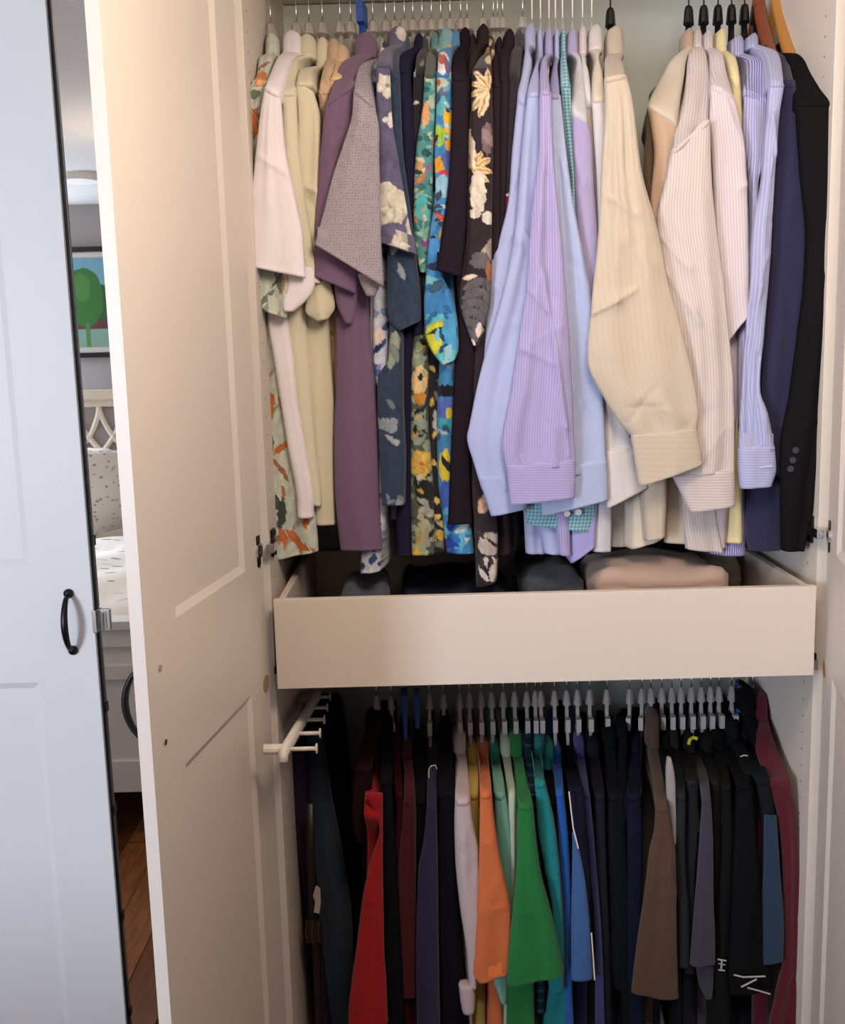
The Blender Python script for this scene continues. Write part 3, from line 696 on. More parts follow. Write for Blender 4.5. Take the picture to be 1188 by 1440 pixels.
# ------------------------------------------------------------------ garments
gr = random.Random(11)
def loft_mid(r, px=0):
    m = (r[1]+(r[3] if len(r) == 4 else r[2]))/2
    return m if px else 0.0
def G(name, short, label, cat, group, col, c, k, s, b=None, Y=.06, by=None, hang='clear', hx=None, pat=None, c2=None, freq=300, pw=.5, pr=None, prb=None, fold=.004,
      cuff=None, crease=None, under=None, bcol=None, rough=.9, wr_=.6, low=False, sfold=None, hemb=4, neck=None, closed=False, sdep=.024, ccol=None):
    xl, xr, yt, yb_ = c; xm = (xl+xr)/2
    RZ = RZ2 if low else RZ1
    hX = P(hx if hx is not None else xm, yt-6, .28).x
    X0 = P(xm, yb_, .24).x; X0 = .5*X0+.5*hX
    root = empty(name, (hX, .28, P(xm, yt, .24).z), label, cat, group)
    ct = fabric(col, pat, c2, freq, rough, pw, wr_) if not pr else fabric('888888', 'print')
    cb = fabric(bcol, pat, c2, freq, rough, pw, wr_) if bcol else ct
    if prb is None: prb = pr
    # body: shoulders slope forward from the collar, then the front falls to the hem
    cy = .195 if not low else .20
    kr = [(yb_, xl+1, xr-1)] + list(k); n = len(kr)
    ys = [cy*(1-i/(n-1)) + (Y-.004)*(i/(n-1)) for i in range(n)]
    last = kr[-1]; lx0, lx1 = (last[1], last[3]) if len(last) == 4 else (last[1], last[2]); ly = max(last[0], last[2]) if len(last) == 4 else last[0]
    BY = by if by is not None else (Y+.045 if b else max(Y+.05, .125))
    XB = min(max(X0 - .8*(P(loft_mid(last, 1), ly, Y).x - X0), .03), .97); XB = XB if abs(XB-X0) < .07 else X0+math.copysign(.07, XB-X0)
    RZA = math.atan2(P(loft_mid(last, 1), ly, Y).x - hX, .28-Y)
    br = list(b) if b else [((ly+60), xm-9, xm+9), ((1300 if low else 600), xm-10, xm+10), ((1470 if low else 730), xm-11, xm+11)]
    br = [r for r in br]
    if br[0][0] > ly+34: 
        f = br[0]; fx0, fx1 = (f[1], f[3]) if len(f) == 4 else (f[1], f[2])
        br = [(ly+22, .5*(lx0+lx1)-max(6, (lx1-lx0)*.33), .5*(lx0+lx1)+max(6, (lx1-lx0)*.33))] + br
    rows = kr + br; Ys = ys + [BY]*len(br)
    loft('body', rows, Ys, cb, root, dep=.03, body=(X0, .007, XB), pr=prb, fold=fold*.8, hem=hemb)
    # collar / neckband
    cm = fabric(ccol, None) if ccol else ct
    w = xr-xl
    if neck == 'tee': loft('neckband', [(yt, xl+w*.2, xr-w*.2), (yt+2.5, xl+w*.05, xr-w*.05), (yt+7, xl, xr)], [.225, .222, .21], cm, root, dep=.05, pr=pr, fold=.0008, open0=True, open1=False)
    else: loft('collar', [(yt, xl+w*.3, xr-w*.3), (yt+2, xl+w*.12, xr-w*.12), (yt+(yb_-yt)*.35, xl, xr), (yb_+3, xl-.5, xr+.5)], [.235, .23, .215, .185], cm, root, dep=.06, pr=pr, fold=.0012, open1=False, nf=1)
    if s:
        sl = loft('sleeve', s, Y, ct, root, dep=[sdep*.8]+[sdep]*(len(s)-1), pr=pr, fold=sfold if sfold is not None else fold, hem=0 if cuff else 6, open1=not closed, crease=crease)
    if under: loft('sleeve_lining', under, Y+.022, ct, root, dep=.02, pr=pr, fold=fold)
    if cuff:
        cf = loft('cuff', cuff, Y-.004, fabric(col, 'hstripe' if pat == 'stripe' else pat, c2, freq, rough, pw, wr_) if not pr else ct, root, dep=sdep+.006, pr=pr, fold=.001, hem=3)
    if hang: hanger(hang, hX, RZ+.0125, max(-.5, min(.5, RZA)), short)
    return root
SS, DS, JK, TS = 'short-sleeved shirts on the upper rail', 'long-sleeved dress shirts on the upper rail', 'jackets on the upper rail', 'polo and t-shirts on the lower rail'
def sh(c, k, s, short, label, col, b=None, **kw): return G('short_sleeved_shirt', short, label, 'shirt', SS, col, c, k, s, b, **kw)
# --- 1 leaf print
p = Print('bfc6bb', 3).scatter((340, 450, 60, 790), 46, ['b07a58', 'b5866a', 'b8927a', 'a06848'], size=(22, 42), wd=.085, angs=(40, 150)).scatter((340, 450, 60, 790), 34, ['6c766e', '4c5852', '8a948a', '3e4a46'], size=(22, 46), wd=.10, angs=(30, 160))
for x, y, a in ((356, 160, 80), (350, 170, 95), (372, 545, 60), (375, 560, 75), (400, 745, 40), (392, 740, 70), (410, 760, 30), (383, 640, -40), (430, 715, 90), (375, 730, -60)): p.leaf(x, y, 30, 5, a, 'c4703c')
p.blob(368, 108, 8, 7, 'd08040').blob(357, 132, 9, 6, '6a7468').leaf(378, 690, 34, 7, 60, '46524c').leaf(398, 700, 46, 6, 95, '3c4844').leaf(365, 110, 12, 7, 90, 'd8a070')
sh((371, 391, 46, 74), [(80, 363, 384), (105, 359, 379), (118, 354, 374)], [(112, 354, 376), (132, 348, 373), (165, 346, 372), (240, 346, 380), (330, 346, 398), (372, 348, 413), (398, 349, 415), (422, 355, 409), (438, 372, 447, 402)], 'orange leaf print shirt', 'cream short-sleeved shirt printed with orange and grey-green leaves, at the left end', 'cfcfc4',
   [(440, 358, 402), (505, 364, 415), (632, 366, 430), (712, 372, 442), (760, 378, 446), (789, 384, 776, 447)], Y=.05, by=.10, hx=381, pr=p, fold=.005)
# --- 2 white
sh((395, 424, 42, 72), [(80, 388, 411), (100, 379, 403), (124, 371, 136, 394)], [(120, 371, 130, 394), (160, 364, 160, 396), (206, 359, 206, 400), (264, 353, 264, 412), (330, 346, 332, 425), (374, 346.5, 390, 429)], 'plain white short-sleeved shirt', 'plain white short-sleeved shirt in front of the cream ones', 'e6e2ea',
   [(440, 374, 403), (505, 383, 412), (560, 392, 417), (630, 403, 429), (705, 416, 440), (729, 417, 440)], Y=.02, by=.082, hx=417, under=[(376, 404, 440), (394, 404, 443), (410, 400, 439), (424, 396, 428), (438, 398, 412)], fold=.003)
# --- 3, 4 cream
sh((418, 444, 47, 76), [(84, 402, 419), (110, 397, 418), (132, 395, 415)], [(128, 395, 416), (200, 396, 419), (262, 402, 426), (330, 414, 437), (372, 425, 444), (398, 430, 452)], 'pale cream shirt', 'pale cream short-sleeved shirt between the white and the ivory one', 'd4cfba',
   [(436, 396, 430), (560, 413, 438), (630, 424, 444), (704, 437, 452), (712, 440, 452)], Y=.048, hx=435, fold=.004)
sh((442, 463, 52, 92), [(96, 421, 440), (118, 415, 441)], [(115, 415, 128, 441), (165, 417, 165, 450), (229, 417, 229, 452), (330, 422, 330, 452), (390, 434, 390, 463), (412, 431, 408, 467), (438, 428, 432, 470), (452, 446, 448, 461)], 'ivory shirt', 'ivory short-sleeved shirt with its sleeve end gathered, beside the plum shirt', 'd2ccb4',
   [(430, 424, 460), (489, 427, 463), (540, 430, 467), (573, 432, 470), (660, 439, 470), (739, 443, 471)], Y=.062, hx=454, fold=.006, sfold=.006)
pt = Print('c3a98c', 8).scatter((440, 490, 50, 760), 70, ['e2d3ba', '9c7c5c', 'ddc8a8', 'a88864'], 'blob', (5, 10))
sh((458, 479, 54, 80), [(95, 453, 470), (130, 447, 464)], [(126, 446, 464), (170, 449, 462), (300, 448, 462), (380, 452, 466)], 'tan speckled print shirt', 'tan short-sleeved shirt with a dense speckled floral print, tucked behind the ivory one', 'c3a98c', [(440, 462, 478), (560, 466, 480), (700, 468, 482)], Y=.088, hx=479, pr=pt)
sh((468, 491, 62, 84), [(95, 468, 487), (110, 464, 482)], [(108, 463, 482), (150, 462, 476), (300, 458, 476), (380, 460, 478)], 'peach satin shirt', 'peach short-sleeved shirt showing a sliver left of the plum collar', 'd8b894', [(440, 466, 480), (500, 468, 482), (700, 470, 486)], Y=.095, hx=494, fold=.006)
# --- 7 plum
sh((497, 530, 45, 76), [(84, 482, 514), (112, 468, 500), (147, 458, 118, 499)], [(145, 457, 112, 500), (195, 451, 165, 497), (275, 445, 275, 502), (330, 441, 330, 508), (388, 440, 412, 500)], 'plum shirt', 'plum purple short-sleeved shirt with long straight side seam', '715a76',
   [(412, 466, 516), (459, 471, 519), (550, 471, 527), (600, 469, 531), (668, 469, 533), (734, 473, 536), (775, 478, 774, 537)], Y=.042, hx=510, hang='blue', under=[(392, 468, 503), (425, 472, 501), (455, 485, 494)], fold=.004)
# --- 8 grey dotted
sh((530, 546, 60, 80), [(90, 505, 526), (108, 499, 522), (127, 497, 151, 527)], [(125, 496.5, 148, 527), (160, 494, 180, 533), (200, 482, 215, 533), (245, 467, 255, 534), (300, 453, 320, 535), (343, 441, 402, 539)], 'grey dotted shirt', 'silver grey short-sleeved shirt with tiny dots, in front of the plum one', '9a94a0',
   [(400, 518, 531), (500, 519, 529), (600, 522, 530), (700, 524, 532)], Y=.012, by=.11, hx=525, pat='dots', c2='6e6878', freq=190, pw=.22, under=[(385, 502, 539), (402, 508, 534), (416, 515, 527)], fold=.003)
# --- 9 blue white floral
pb = Print('c2c8da', 5).scatter((500, 560, 60, 820), 170, ['34477c', '4a62a0', '7c8ec0', '22305c'], 'leaf', (8, 20), .3).scatter((500, 560, 60, 820), 20, ['e0e0e6'], 'leaf', (14, 26)).blob(532, 472, 9, 9, 'd8ccc8', 0)
sh((533, 545, 56, 78), [(92, 520, 533), (120, 520, 532)], [(118, 520, 533), (200, 522, 534), (330, 524, 536), (380, 526, 540)], 'blue and white floral shirt', 'white short-sleeved shirt with blue floral blotches, hanging lower right of the grey one', 'c9cbd8',
   [(400, 524, 546), (460, 523, 547), (510, 524, 547), (560, 531, 545), (650, 531, 544), (740, 524, 542), (775, 508, 537), (808, 506, 804, 535)], Y=.092, by=.10, hx=543, pr=pb)
# --- 10 slate with white flowers
ps = Print('5c5a78', 6).flower(550, 288, 30, 7, 'c9c6bc', 'a8a88c', 10, .42).flower(545, 120, 20, 5, 'c6c4c0', '8a8a70', 20, .4).flower(549, 168, 12, 4, 'd6d4d8', None).flower(560, 350, 20, 5, 'c8c4bc', None, 40)
ps.blob(543, 270, 15, 13, 'ccc9be').blob(560, 280, 12, 14, 'c4c2b4').leaf(533, 300, 30, 6, 100, 'b8b6b0').leaf(572, 305, 34, 5, 75, 'bcbab4').blob(566, 46, 9, 10, 'd6cfcb').scatter((520, 600, 400, 780), 6, ['8a8e9a', 'a8aab0'], 'flower', (18, 30))
sh((546, 572, 36, 62), [(72, 534, 552), (92, 529, 550)], [(92, 529, 548), (160, 529, 551), (229, 531, 561), (286, 526, 571), (320, 522, 577), (337, 522, 357, 587)], 'slate floral shirt', 'slate blue short-sleeved shirt with a large pale flower on the sleeve', '5c5a78', None, Y=.035, hx=555, pr=ps)
# --- 11 steel navy with pale leaves lower down
pn = Print('2f3f58', 9).leaf(548, 520, 40, 8, -80, '8a9890').leaf(553, 500, 36, 9, -85, '94a096').leaf(560, 510, 30, 6, -110, '7c8a86').fern(562, 600, 34, 190, '8c9aa4', 4, 5).leaf(540, 610, 26, 4, 40, '9aa6ae').leaf(556, 618, 10, 4, 80, 'a0a8b0').leaf(545, 560, 20, 4, 60, '6c7a80')
pn.leaf(560, 700, 22, 7, 80, '8a94a0').leaf(556, 330, 30, 6, 100, '98a4b0').leaf(560, 370, 26, 5, 70, '8c98a4').scatter((530, 570, 690, 730), 5, ['7c8894'], size=(12, 20))
sh((561, 577, 47, 66), [(78, 547, 562), (104, 547, 561)], [(100, 547, 562), (200, 553, 566), (300, 558, 578), (350, 544, 584), (414, 543, 591), (448, 546, 446, 592), (466, 560, 452, 590)], 'steel blue shirt', 'dark steel blue short-sleeved shirt with a few pale leaves at the hem', '32425a',
   [(466, 547, 566), (505, 545, 566), (530, 531, 566), (560, 530, 566), (640, 533, 569), (711, 536, 568)], Y=.062, by=.072, hx=569, pr=pn, fold=.003)
sh((582, 596, 46, 64), [(76, 562, 582), (98, 558, 576)], [(94, 558, 577), (180, 562, 583), (252, 568, 586), (330, 573, 590), (440, 580, 597), (470, 582, 596)], 'midnight navy shirt', 'plain midnight navy short-sleeved shirt between steel blue and tropical prints', '23233c',
   [(470, 562, 586), (560, 564, 582), (660, 562, 582), (740, 556, 580), (783, 558, 581)], Y=.086, by=.105, hx=581)
pk = Print('26242c', 12).scatter((570, 612, 60, 520), 40, ['9a9a90', '7c8078', 'c0beb4'], 'leaf', (8, 16)).blob(578, 100, 7, 10, 'b9bcd2').scatter((570, 612, 440, 520), 50, ['6c7068', '8c8e84', '3c3e3a'], 'blob', (3, 6))
sh((591, 603, 50, 66), [(78, 585, 600), (104, 583, 599)], [(100, 581, 599), (150, 580, 596), (200, 580, 590), (300, 582, 590), (400, 584, 594)], 'black sprig print shirt', 'black short-sleeved shirt with small pale sprigs, left of the teal print', '26242c', [(450, 584, 606), (520, 580, 604), (640, 574, 590), (730, 570, 588)], Y=.094, by=.112, hx=594, pr=pk)
# --- 14 teal tropical
pg = Print('4f8a8c', 14).scatter((575, 620, 60, 400), 60, ['3c6e6c', '6aa09c', '8ab0a4', '2f5a5c', 'a8b89c'], 'blob', (7, 16)).blob(598, 160, 6, 15, 'd8a070').blob(590, 232, 5, 10, 'c99460').blob(594, 300, 10, 26, '4aa8b0').blob(602, 235, 5, 5, '8c6088').blob(598, 342, 8, 6, '8c4a8c', 0).scatter((578, 612, 250, 380), 18, ['3a6660', '88a890', 'b0c0a8'], 'leaf', (10, 20))
pg.scatter((578, 615, 60, 390), 40, ['244848', '98b8a8', '3c7878', 'c0c0a0', 'b87850'], 'leaf', (8, 18), .22)
pgb = Print('4e5850', 41); pgb.scatter((575, 615, 400, 790), 80, ['8a9a86', '7a8c7a', '9cab94', 'b8b496'], 'blob', (8, 18)).blob(590, 535, 12, 20, 'd9c08c', .1).blob(590, 560, 12, 8, 'b88038').blob(588, 600, 13, 26, '87978a', .1).scatter((578, 603, 575, 625), 9, ['2c3430'], 'blob', (3, 4)).flower(592, 652, 20, 6, 'd8b458', 'c07838', 10, .45).blob(598, 695, 14, 20, '22242a').leaf(588, 720, 28, 6, -20, 'a8aca4').leaf(585, 700, 26, 5, 30, '9aa09a').blob(596, 750, 12, 20, '9ca088').flower(584, 778, 10, 5, 'd0b050', None)
pgb.scatter((575, 615, 460, 790), 40, ['2c322e', '1c2024', 'a8aa90', 'c8a050'], 'leaf', (8, 18), .22)
sh((605, 618, 45, 66), [(76, 599, 614), (104, 597, 613)], [(100, 597, 614), (147, 594, 613), (206, 585, 611), (252, 582, 609), (330, 581, 606), (383, 590, 604)], 'teal tropical shirt', 'teal green tropical short-sleeved shirt, sage flowers towards the hem', '4f8a8c',
   [(470, 582, 604), (516, 578, 603), (595, 577, 602), (640, 577, 606), (700, 577, 611), (782, 579, 780, 612)], Y=.072, by=.092, hx=607, pr=pg, prb=pgb)
pj = Print('1d1f26', 15).scatter((600, 632, 440, 790), 30, ['9aa090', '6c7468', 'c8b060', 'b0b4a8'], 'leaf', (12, 24)).scatter((600, 632, 630, 790), 12, ['c8a048', 'd8bc68', '6a7060'], 'blob', (8, 14)).blob(626, 60, 12, 30, '78a8b0').scatter((600, 640, 40, 400), 24, ['78a8b0', '5c98a4', 'a8b490', '3c7888'], 'blob', (8, 16))
sh((616, 639, 38, 60), [(72, 604, 626), (104, 610, 624)], [(100, 606, 626), (200, 604, 622), (300, 604, 616), (390, 604, 616)], 'black and yellow floral shirt', 'floral short-sleeved shirt with pale aqua collar and black, yellow and white hem', '1d1f26',
   [(470, 602, 622), (560, 602, 622), (640, 606, 625), (700, 606, 627), (778, 608, 776, 625)], Y=.09, by=.098, hx=620, pr=pj)
# --- 16 bright blue yellow
pm_ = Print('3f7fb4', 16).blob(625, 60, 8, 8, 'e0b040').blob(622, 88, 9, 16, 'd8d4d0').leaf(618, 75, 22, 5, 60, 'c05040').leaf(626, 80, 26, 4, 75, '6a5088').blob(618, 120, 14, 10, 'a8b4a4').blob(622, 135, 8, 12, '5c6478').blob(622, 150, 10, 14, '58a8b4').blob(632, 170, 9, 20, 'e0a82c').blob(634, 205, 8, 14, 'd8982c').blob(618, 190, 8, 16, '98b83c').blob(617, 232, 8, 12, 'e09838').blob(630, 225, 10, 14, '4c5c98').leaf(615, 242, 22, 3, 5, 'c03850').blob(622, 262, 10, 18, '8cb4c8').scatter((608, 630, 280, 340), 16, ['3c4858', 'b4c4cc', '28303c'], 'leaf', (10, 18))
pm_.blob(612, 345, 12, 14, '4c8cc8').blob(612, 375, 12, 6, '28304c').blob(608, 400, 12, 10, '6cb8cc').leaf(602, 410, 26, 8, -30, '3c5a70').blob(625, 430, 28, 18, '3a78b0').blob(612, 452, 16, 12, '58b0b8').leaf(597, 468, 40, 12, -15, 'c4c83c').blob(608, 482, 14, 20, 'bcc038', .1).leaf(600, 470, 36, 3, -20, '28301c').blob(635, 470, 14, 30, '4a94c0').blob(628, 500, 14, 12, '5cb0b8').scatter((600, 645, 510, 545), 10, ['2c5064', '8cb8c4', '1c2c38'], 'leaf', (12, 22))
pm_.blob(630, 550, 20, 9, '14161c').blob(628, 575, 14, 16, '4a64b0').blob(632, 580, 6, 8, 'c4b838').blob(628, 595, 12, 8, '3c98a8').scatter((605, 645, 600, 640), 9, ['1c2830', '9cb0b8', '2c4c64'], 'leaf', (10, 20)).blob(626, 655, 9, 22, 'c8b838').leaf(620, 640, 30, 4, 60, '1c2028').blob(628, 700, 10, 24, '3c5cb0').scatter((605, 675, 725, 790), 26, ['5cb0d8', 'c0d8e0', '2c6cb8', '24409c'], 'leaf', (14, 26), .25)
pm_.scatter((604, 642, 60, 340), 34, ['2c4a70', 'a8c4c8', '1e2c44', 'c89838', '6898b0', 'b85040'], 'leaf', (8, 18), .25).scatter((598, 645, 380, 500), 12, ['2c6498', '78b8c8', '184868'], 'leaf', (12, 26), .2)
sh((633, 648, 41, 60), [(70, 618, 635), (104, 615, 634)], [(98, 614, 635), (126, 614, 637), (183, 612, 640), (218, 611, 640), (264, 612, 632), (300, 608, 628), (335, 603, 622), (385, 599, 624), (427, 596, 640), (470, 598, 645), (492, 606, 645), (514, 622, 506, 640)], 'bright blue and yellow shirt', 'bright blue short-sleeved shirt with yellow, orange and red tropical print', '3f7fb4',
   [(505, 618, 642), (540, 616, 641), (600, 614, 639), (680, 616, 638), (725, 622, 660), (778, 628, 779, 667)], Y=.055, by=.084, hx=633, pr=pm_, fold=.006)
# --- 17.. blacks
sh((645, 663, 38, 62), [(76, 638, 656), (110, 636, 658)], [(106, 636, 659), (160, 635, 659), (252, 631, 658), (300, 626, 657), (340, 620, 654), (379, 613, 389, 650)], 'brown-black plain shirt', 'plain brown-black short-sleeved shirt with sleeve over the blue print', '211a22',
   [(395, 642, 676), (436, 643, 675), (527, 639, 669), (600, 636, 664), (660, 633, 662), (738, 630, 737, 665)], Y=.03, by=.066, hx=648, fold=.003)
sh((659, 671, 47, 64), [(80, 651, 664), (120, 652, 662)], [(116, 650, 664), (200, 654, 664), (330, 650, 662), (420, 646, 662)], 'crinkled dark brown shirt', 'crinkled dark brown short-sleeved shirt left of the tall black collar', '33262b', None, Y=.084, hx=657, fold=.005)
sh((671, 689, 33, 58), [(70, 661, 676), (110, 656, 668)], [(106, 656, 670), (160, 656, 668), (300, 654, 666), (420, 652, 666)], 'olive-black shirt', 'olive-black short-sleeved shirt whose collar stands tallest among the dark ones', '2c2824', None, Y=.078, hx=679)
pf = Print('2a2026', 20).fern(679, 125, 1, 0, 'd9b98a', 1, 1)
for a, l in ((-160, 30), (160, 32), (130, 40), (110, 42), (-130, 34), (-95, 30)): pf.leaf(688, 125, l, l*.17, a, 'd9c09a', 'a07c50')
for a, l in ((-100, 34), (-60, 30), (-30, 34), (5, 32), (35, 32), (-120, 44)): pf.leaf(662, 238, l, 6, a, 'd8ba88', '9c7848')
pf.blob(672, 270, 12, 30, 'c9c0b0', .2).leaf(660, 180, 60, 5, 84, 'd8ccb8').blob(685, 195, 8, 22, '6c5a5c').leaf(678, 180, 30, 7, 60, '8c7878').blob(668, 300, 8, 8, 'c9bfae').blob(686, 306, 9, 10, 'd0c8b8').leaf(688, 340, 24, 4, 120, '9c9080').blob(690, 350, 6, 14, '8a8078')
pf.blob(675, 366, 14, 12, '5c5658').leaf(650, 392, 22, 4, -12, 'd0c0b4').fern(686, 385, 90, 108, '59555a', 6, 8).leaf(672, 475, 22, 5, -80, 'd8c8c0').leaf(668, 490, 20, 4, -120, 'd8c8c0').blob(688, 380, 5, 14, '8a5c3c').scatter((655, 700, 45, 90), 9, ['d9bf98', 'b89870'], 'blob', (7, 12))
pf.leaf(668, 655, 30, 6, -60, 'd8cfc8').leaf(672, 720, 30, 6, -65, 'd0a888').leaf(672, 722, 22, 4, -30, 'c8a890').blob(688, 765, 15, 17, 'b0a49c', .1).blob(688, 800, 15, 17, 'c8c0b8', .1).leaf(675, 790, 30, 3, 60, '2a2026').leaf(690, 782, 26, 3, 100, '2a2026').leaf(682, 755, 30, 2.5, 40, '2a2026').scatter((665, 700, 735, 825), 6, ['6a6260', '3a3034'], 'leaf', (14, 22))
sh((682, 697, 49, 72), [(80, 674, 691), (100, 665, 692)], [(96, 664, 692), (150, 662, 693), (183, 659, 694), (252, 658, 693), (330, 656, 692), (391, 649, 692), (425, 647, 690), (462, 657, 680), (486, 666, 674)], 'black shirt with cream leaves', 'black short-sleeved shirt with large cream leaves and flowers, longest of the prints', '2a2026',
   [(480, 658, 690), (560, 660, 690), (650, 663, 690), (700, 664, 690), (740, 667, 700), (780, 669, 700), (827, 670, 820, 698)], Y=.05, by=.072, hx=694, pr=pf)
sh((697, 708, 51, 72), [(84, 692, 704), (120, 692, 704)], [(116, 692, 705), (200, 691, 704), (400, 690, 703), (470, 689, 700)], 'dark brown shirt', 'dark brown short-sleeved shirt just right of the cream leaf print', '30242a', None, Y=.074, hx=700)
sh((709, 725, 40, 60), [(74, 703, 719), (110, 702, 716)], [(106, 702, 717), (200, 700, 715), (300, 696, 712), (450, 690, 706)], 'tall-collared black shirt', 'black short-sleeved shirt second from the white wire hangers', '2b2227',
   [(470, 684, 704), (600, 686, 706), (700, 694, 716), (785, 699, 778, 721)], Y=.084, by=.10, hx=707)
pr_ = Print('2a2228', 22).blob(713, 287, 7, 14, '6c1c38', 0).leaf(706, 274, 16, 2, 0, 'c8c0c8')
sh((723, 738, 42, 62), [(78, 715, 733), (110, 712, 730)], [(106, 711, 731), (200, 709, 722), (275, 706, 719), (300, 704, 718), (400, 694, 712)], 'black shirt with burgundy patch', 'black short-sleeved shirt with a small burgundy patch on the sleeve, beside the dress shirts', '2a2228',
   [(480, 700, 716), (600, 702, 718), (740, 708, 726), (775, 712, 724)], Y=.092, hx=735, pr=pr_)
# ------------------------------------------------------------------ long-sleeved dress shirts
def ds(c, k, s, short, label, col, b=None, **kw):
    kw.setdefault('hang', 'wire'); return G('dress_shirt', short, label, 'shirt', DS, col, c, k, s, b, **kw)
ds((738, 755, 33, 62), [(66, 739, 746), (84, 737, 749), (110, 732, 745), (138, 728, 146, 742)], [(136, 728, 142, 744), (218, 720, 742), (275, 716, 740), (330, 704, 738), (388, 685, 725), (420, 687, 720), (470, 680, 712), (540, 673, 705), (640, 668, 700)], 'left pale blue dress shirt', 'pale blue long-sleeved dress shirt, first on the white wire hangers', 'a3a9cc',
   [(640, 700, 745), (700, 735, 765), (779, 740, 780, 768)], Y=.07, by=.09, hx=748)
ds((755, 765, 38, 78), [(92, 752, 758), (112, 746, 760), (133, 742, 760)], [(131, 742, 761), (200, 735, 762), (300, 727, 768), (364, 718, 770), (432, 702, 770), (493, 684, 765), (545, 671, 760), (600, 660, 758), (615, 657, 758), (654, 667, 752), (690, 678, 748)], 'powder blue dress shirt', 'powder blue long-sleeved dress shirt, sleeve sweeping out furthest left', 'a1a9cf',
   [(640, 745, 775), (779, 766, 781, 790)], Y=.035, by=.07, hx=760, cuff=[(672, 673, 668, 746), (700, 682, 695, 745), (727, 691, 716, 742)], fold=.005)
ds((767, 779, 37, 74), [(84, 762, 771), (108, 760, 773), (131, 760, 131, 775)], [(129, 759.5, 776), (206, 758, 779), (275, 751, 785), (330, 746, 791), (402, 741, 797), (441, 735, 800), (550, 719, 806), (600, 709, 808), (629, 706, 810), (664, 713, 655, 811)], 'lavender striped dress shirt', 'lavender long-sleeved dress shirt with fine stripes, in front of the pale blue ones', 'a69dc6',
   [(620, 770, 800), (781, 786, 783, 804)], Y=-.002, by=.055, hx=772, pat='stripe', c2='9590be', freq=210, cuff=[(656, 712, 648, 810), (685, 715, 675, 811), (711, 718, 701, 810)], fold=.004, crease=[(763, 380, 795, 600, 4, .005), (795, 600, 800, 640, 3, .004), (768, 250, 764, 380, 7, -.004)])
ds((780, 788, 40, 80), [(94, 778, 785), (114, 775, 787), (135, 775, 788)], [(133, 775, 789), (206, 772, 797), (275, 775, 806), (330, 775, 817), (400, 770, 831), (480, 768, 843), (560, 765, 850), (620, 762, 853), (668, 762, 855)], 'ice blue dress shirt', 'ice blue long-sleeved dress shirt between the lavender stripes and the gingham', 'a4b0d2',
   [(620, 800, 840), (700, 802, 842), (794, 804, 770, 838)], Y=.028, by=.06, hx=781, cuff=[(662, 760, 648, 855), (690, 761, 680, 857), (726, 763, 704, 857)], fold=.005, bcol='9a98cc')
t5 = ds((790, 797, 38, 70), [(84, 790, 798), (120, 790, 803)], [(116, 789, 803), (160, 792, 805), (206, 797, 809), (260, 803, 812), (400, 790, 815), (560, 770, 830), (690, 745, 838)], 'teal gingham dress shirt', 'teal gingham long-sleeved dress shirt with two white cuff buttons', '4f8a9c',
   None, Y=.062, hx=791, pat='check', c2='9cc0c8', freq=150, cuff=[(690, 740, 690, 841), (722, 741, 722, 840), (738, 742, 750, 831)], sdep=.02)
for x, y in ((813, 720), (797, 722)):
    q = P(x, y, .052); disc(q, .0058, .003, wirew, t5)
ds((798, 815, 39, 72), [(82, 811, 818), (104, 808, 821), (130, 806, 825), (156, 804, 169, 828)], [(152, 804, 163, 827), (200, 806, 834), (261, 809, 837), (327, 813, 843), (400, 822, 850), (500, 834, 852), (600, 838, 856)], 'lilac dress shirt', 'lilac long-sleeved dress shirt left of the two off-white ones', 'a49bc0',
   [(600, 830, 862), (700, 831, 862), (776, 833, 777, 861)], Y=.05, by=.075, hx=805, bcol='c4c4cc')
ds((815, 827, 36, 72), [(82, 818, 824), (100, 819, 829), (150, 823, 834)], [(148, 822, 835), (220, 832, 840), (300, 838, 845), (420, 842, 866), (560, 842, 880)], 'off-white dress shirt', 'pinkish off-white long-sleeved dress shirt, a thin sliver', 'cdbebc',
   [(600, 850, 895), (700, 855, 896), (770, 861, 767, 895)], Y=.086, hx=819, bcol='c6c8cc')
ds((829, 850, 34, 66), [(80, 838, 843), (104, 835, 849), (141, 834, 852)], [(138, 833, 853), (200, 837, 862), (261, 841, 870), (327, 843, 880), (450, 846, 885), (560, 848, 880), (612, 850, 888), (640, 852, 898)], 'white dress shirt', 'white long-sleeved dress shirt directly behind the beige one', 'cbc6c6',
   [(640, 888, 930), (710, 891, 934), (774, 889, 757, 936)], Y=.045, by=.08, hx=832, bcol='cfc4b2', cuff=[(636, 851, 628, 892), (676, 852, 660, 902), (716, 854, 685, 914)])
b9 = ds((854, 880, 36, 74), [(82, 852, 876), (96, 852, 880), (112, 852, 106, 881)], [(108, 851, 103, 882), (140, 852, 135, 891), (229, 848, 235, 904), (327, 843, 320, 927), (400, 836, 400, 943), (441, 832, 447, 957), (509, 828, 509, 973), (560, 851, 548, 981), (596, 874, 580, 985), (614, 890, 606, 982)], 'beige pinstripe dress shirt', 'beige long-sleeved dress shirt with faint pinstripes, right-most on the left cluster', 'bbb0a0',
   [(640, 900, 940), (700, 905, 940), (762, 910, 756, 937)], Y=-.012, by=.05, hang='black', hx=858, pat='stripe', c2='b3a494', freq=95, pw=.08, cuff=[(612, 889.5, 604, 983), (650, 895, 630, 989), (685, 901, 654, 992)], fold=.004, sdep=.03, crease=[(830, 443, 868, 424, 3.2, .006), (868, 424, 895, 407, 4, .004), (880, 332, 912, 380, 9, .003), (900, 560, 960, 590, 10, .003)])
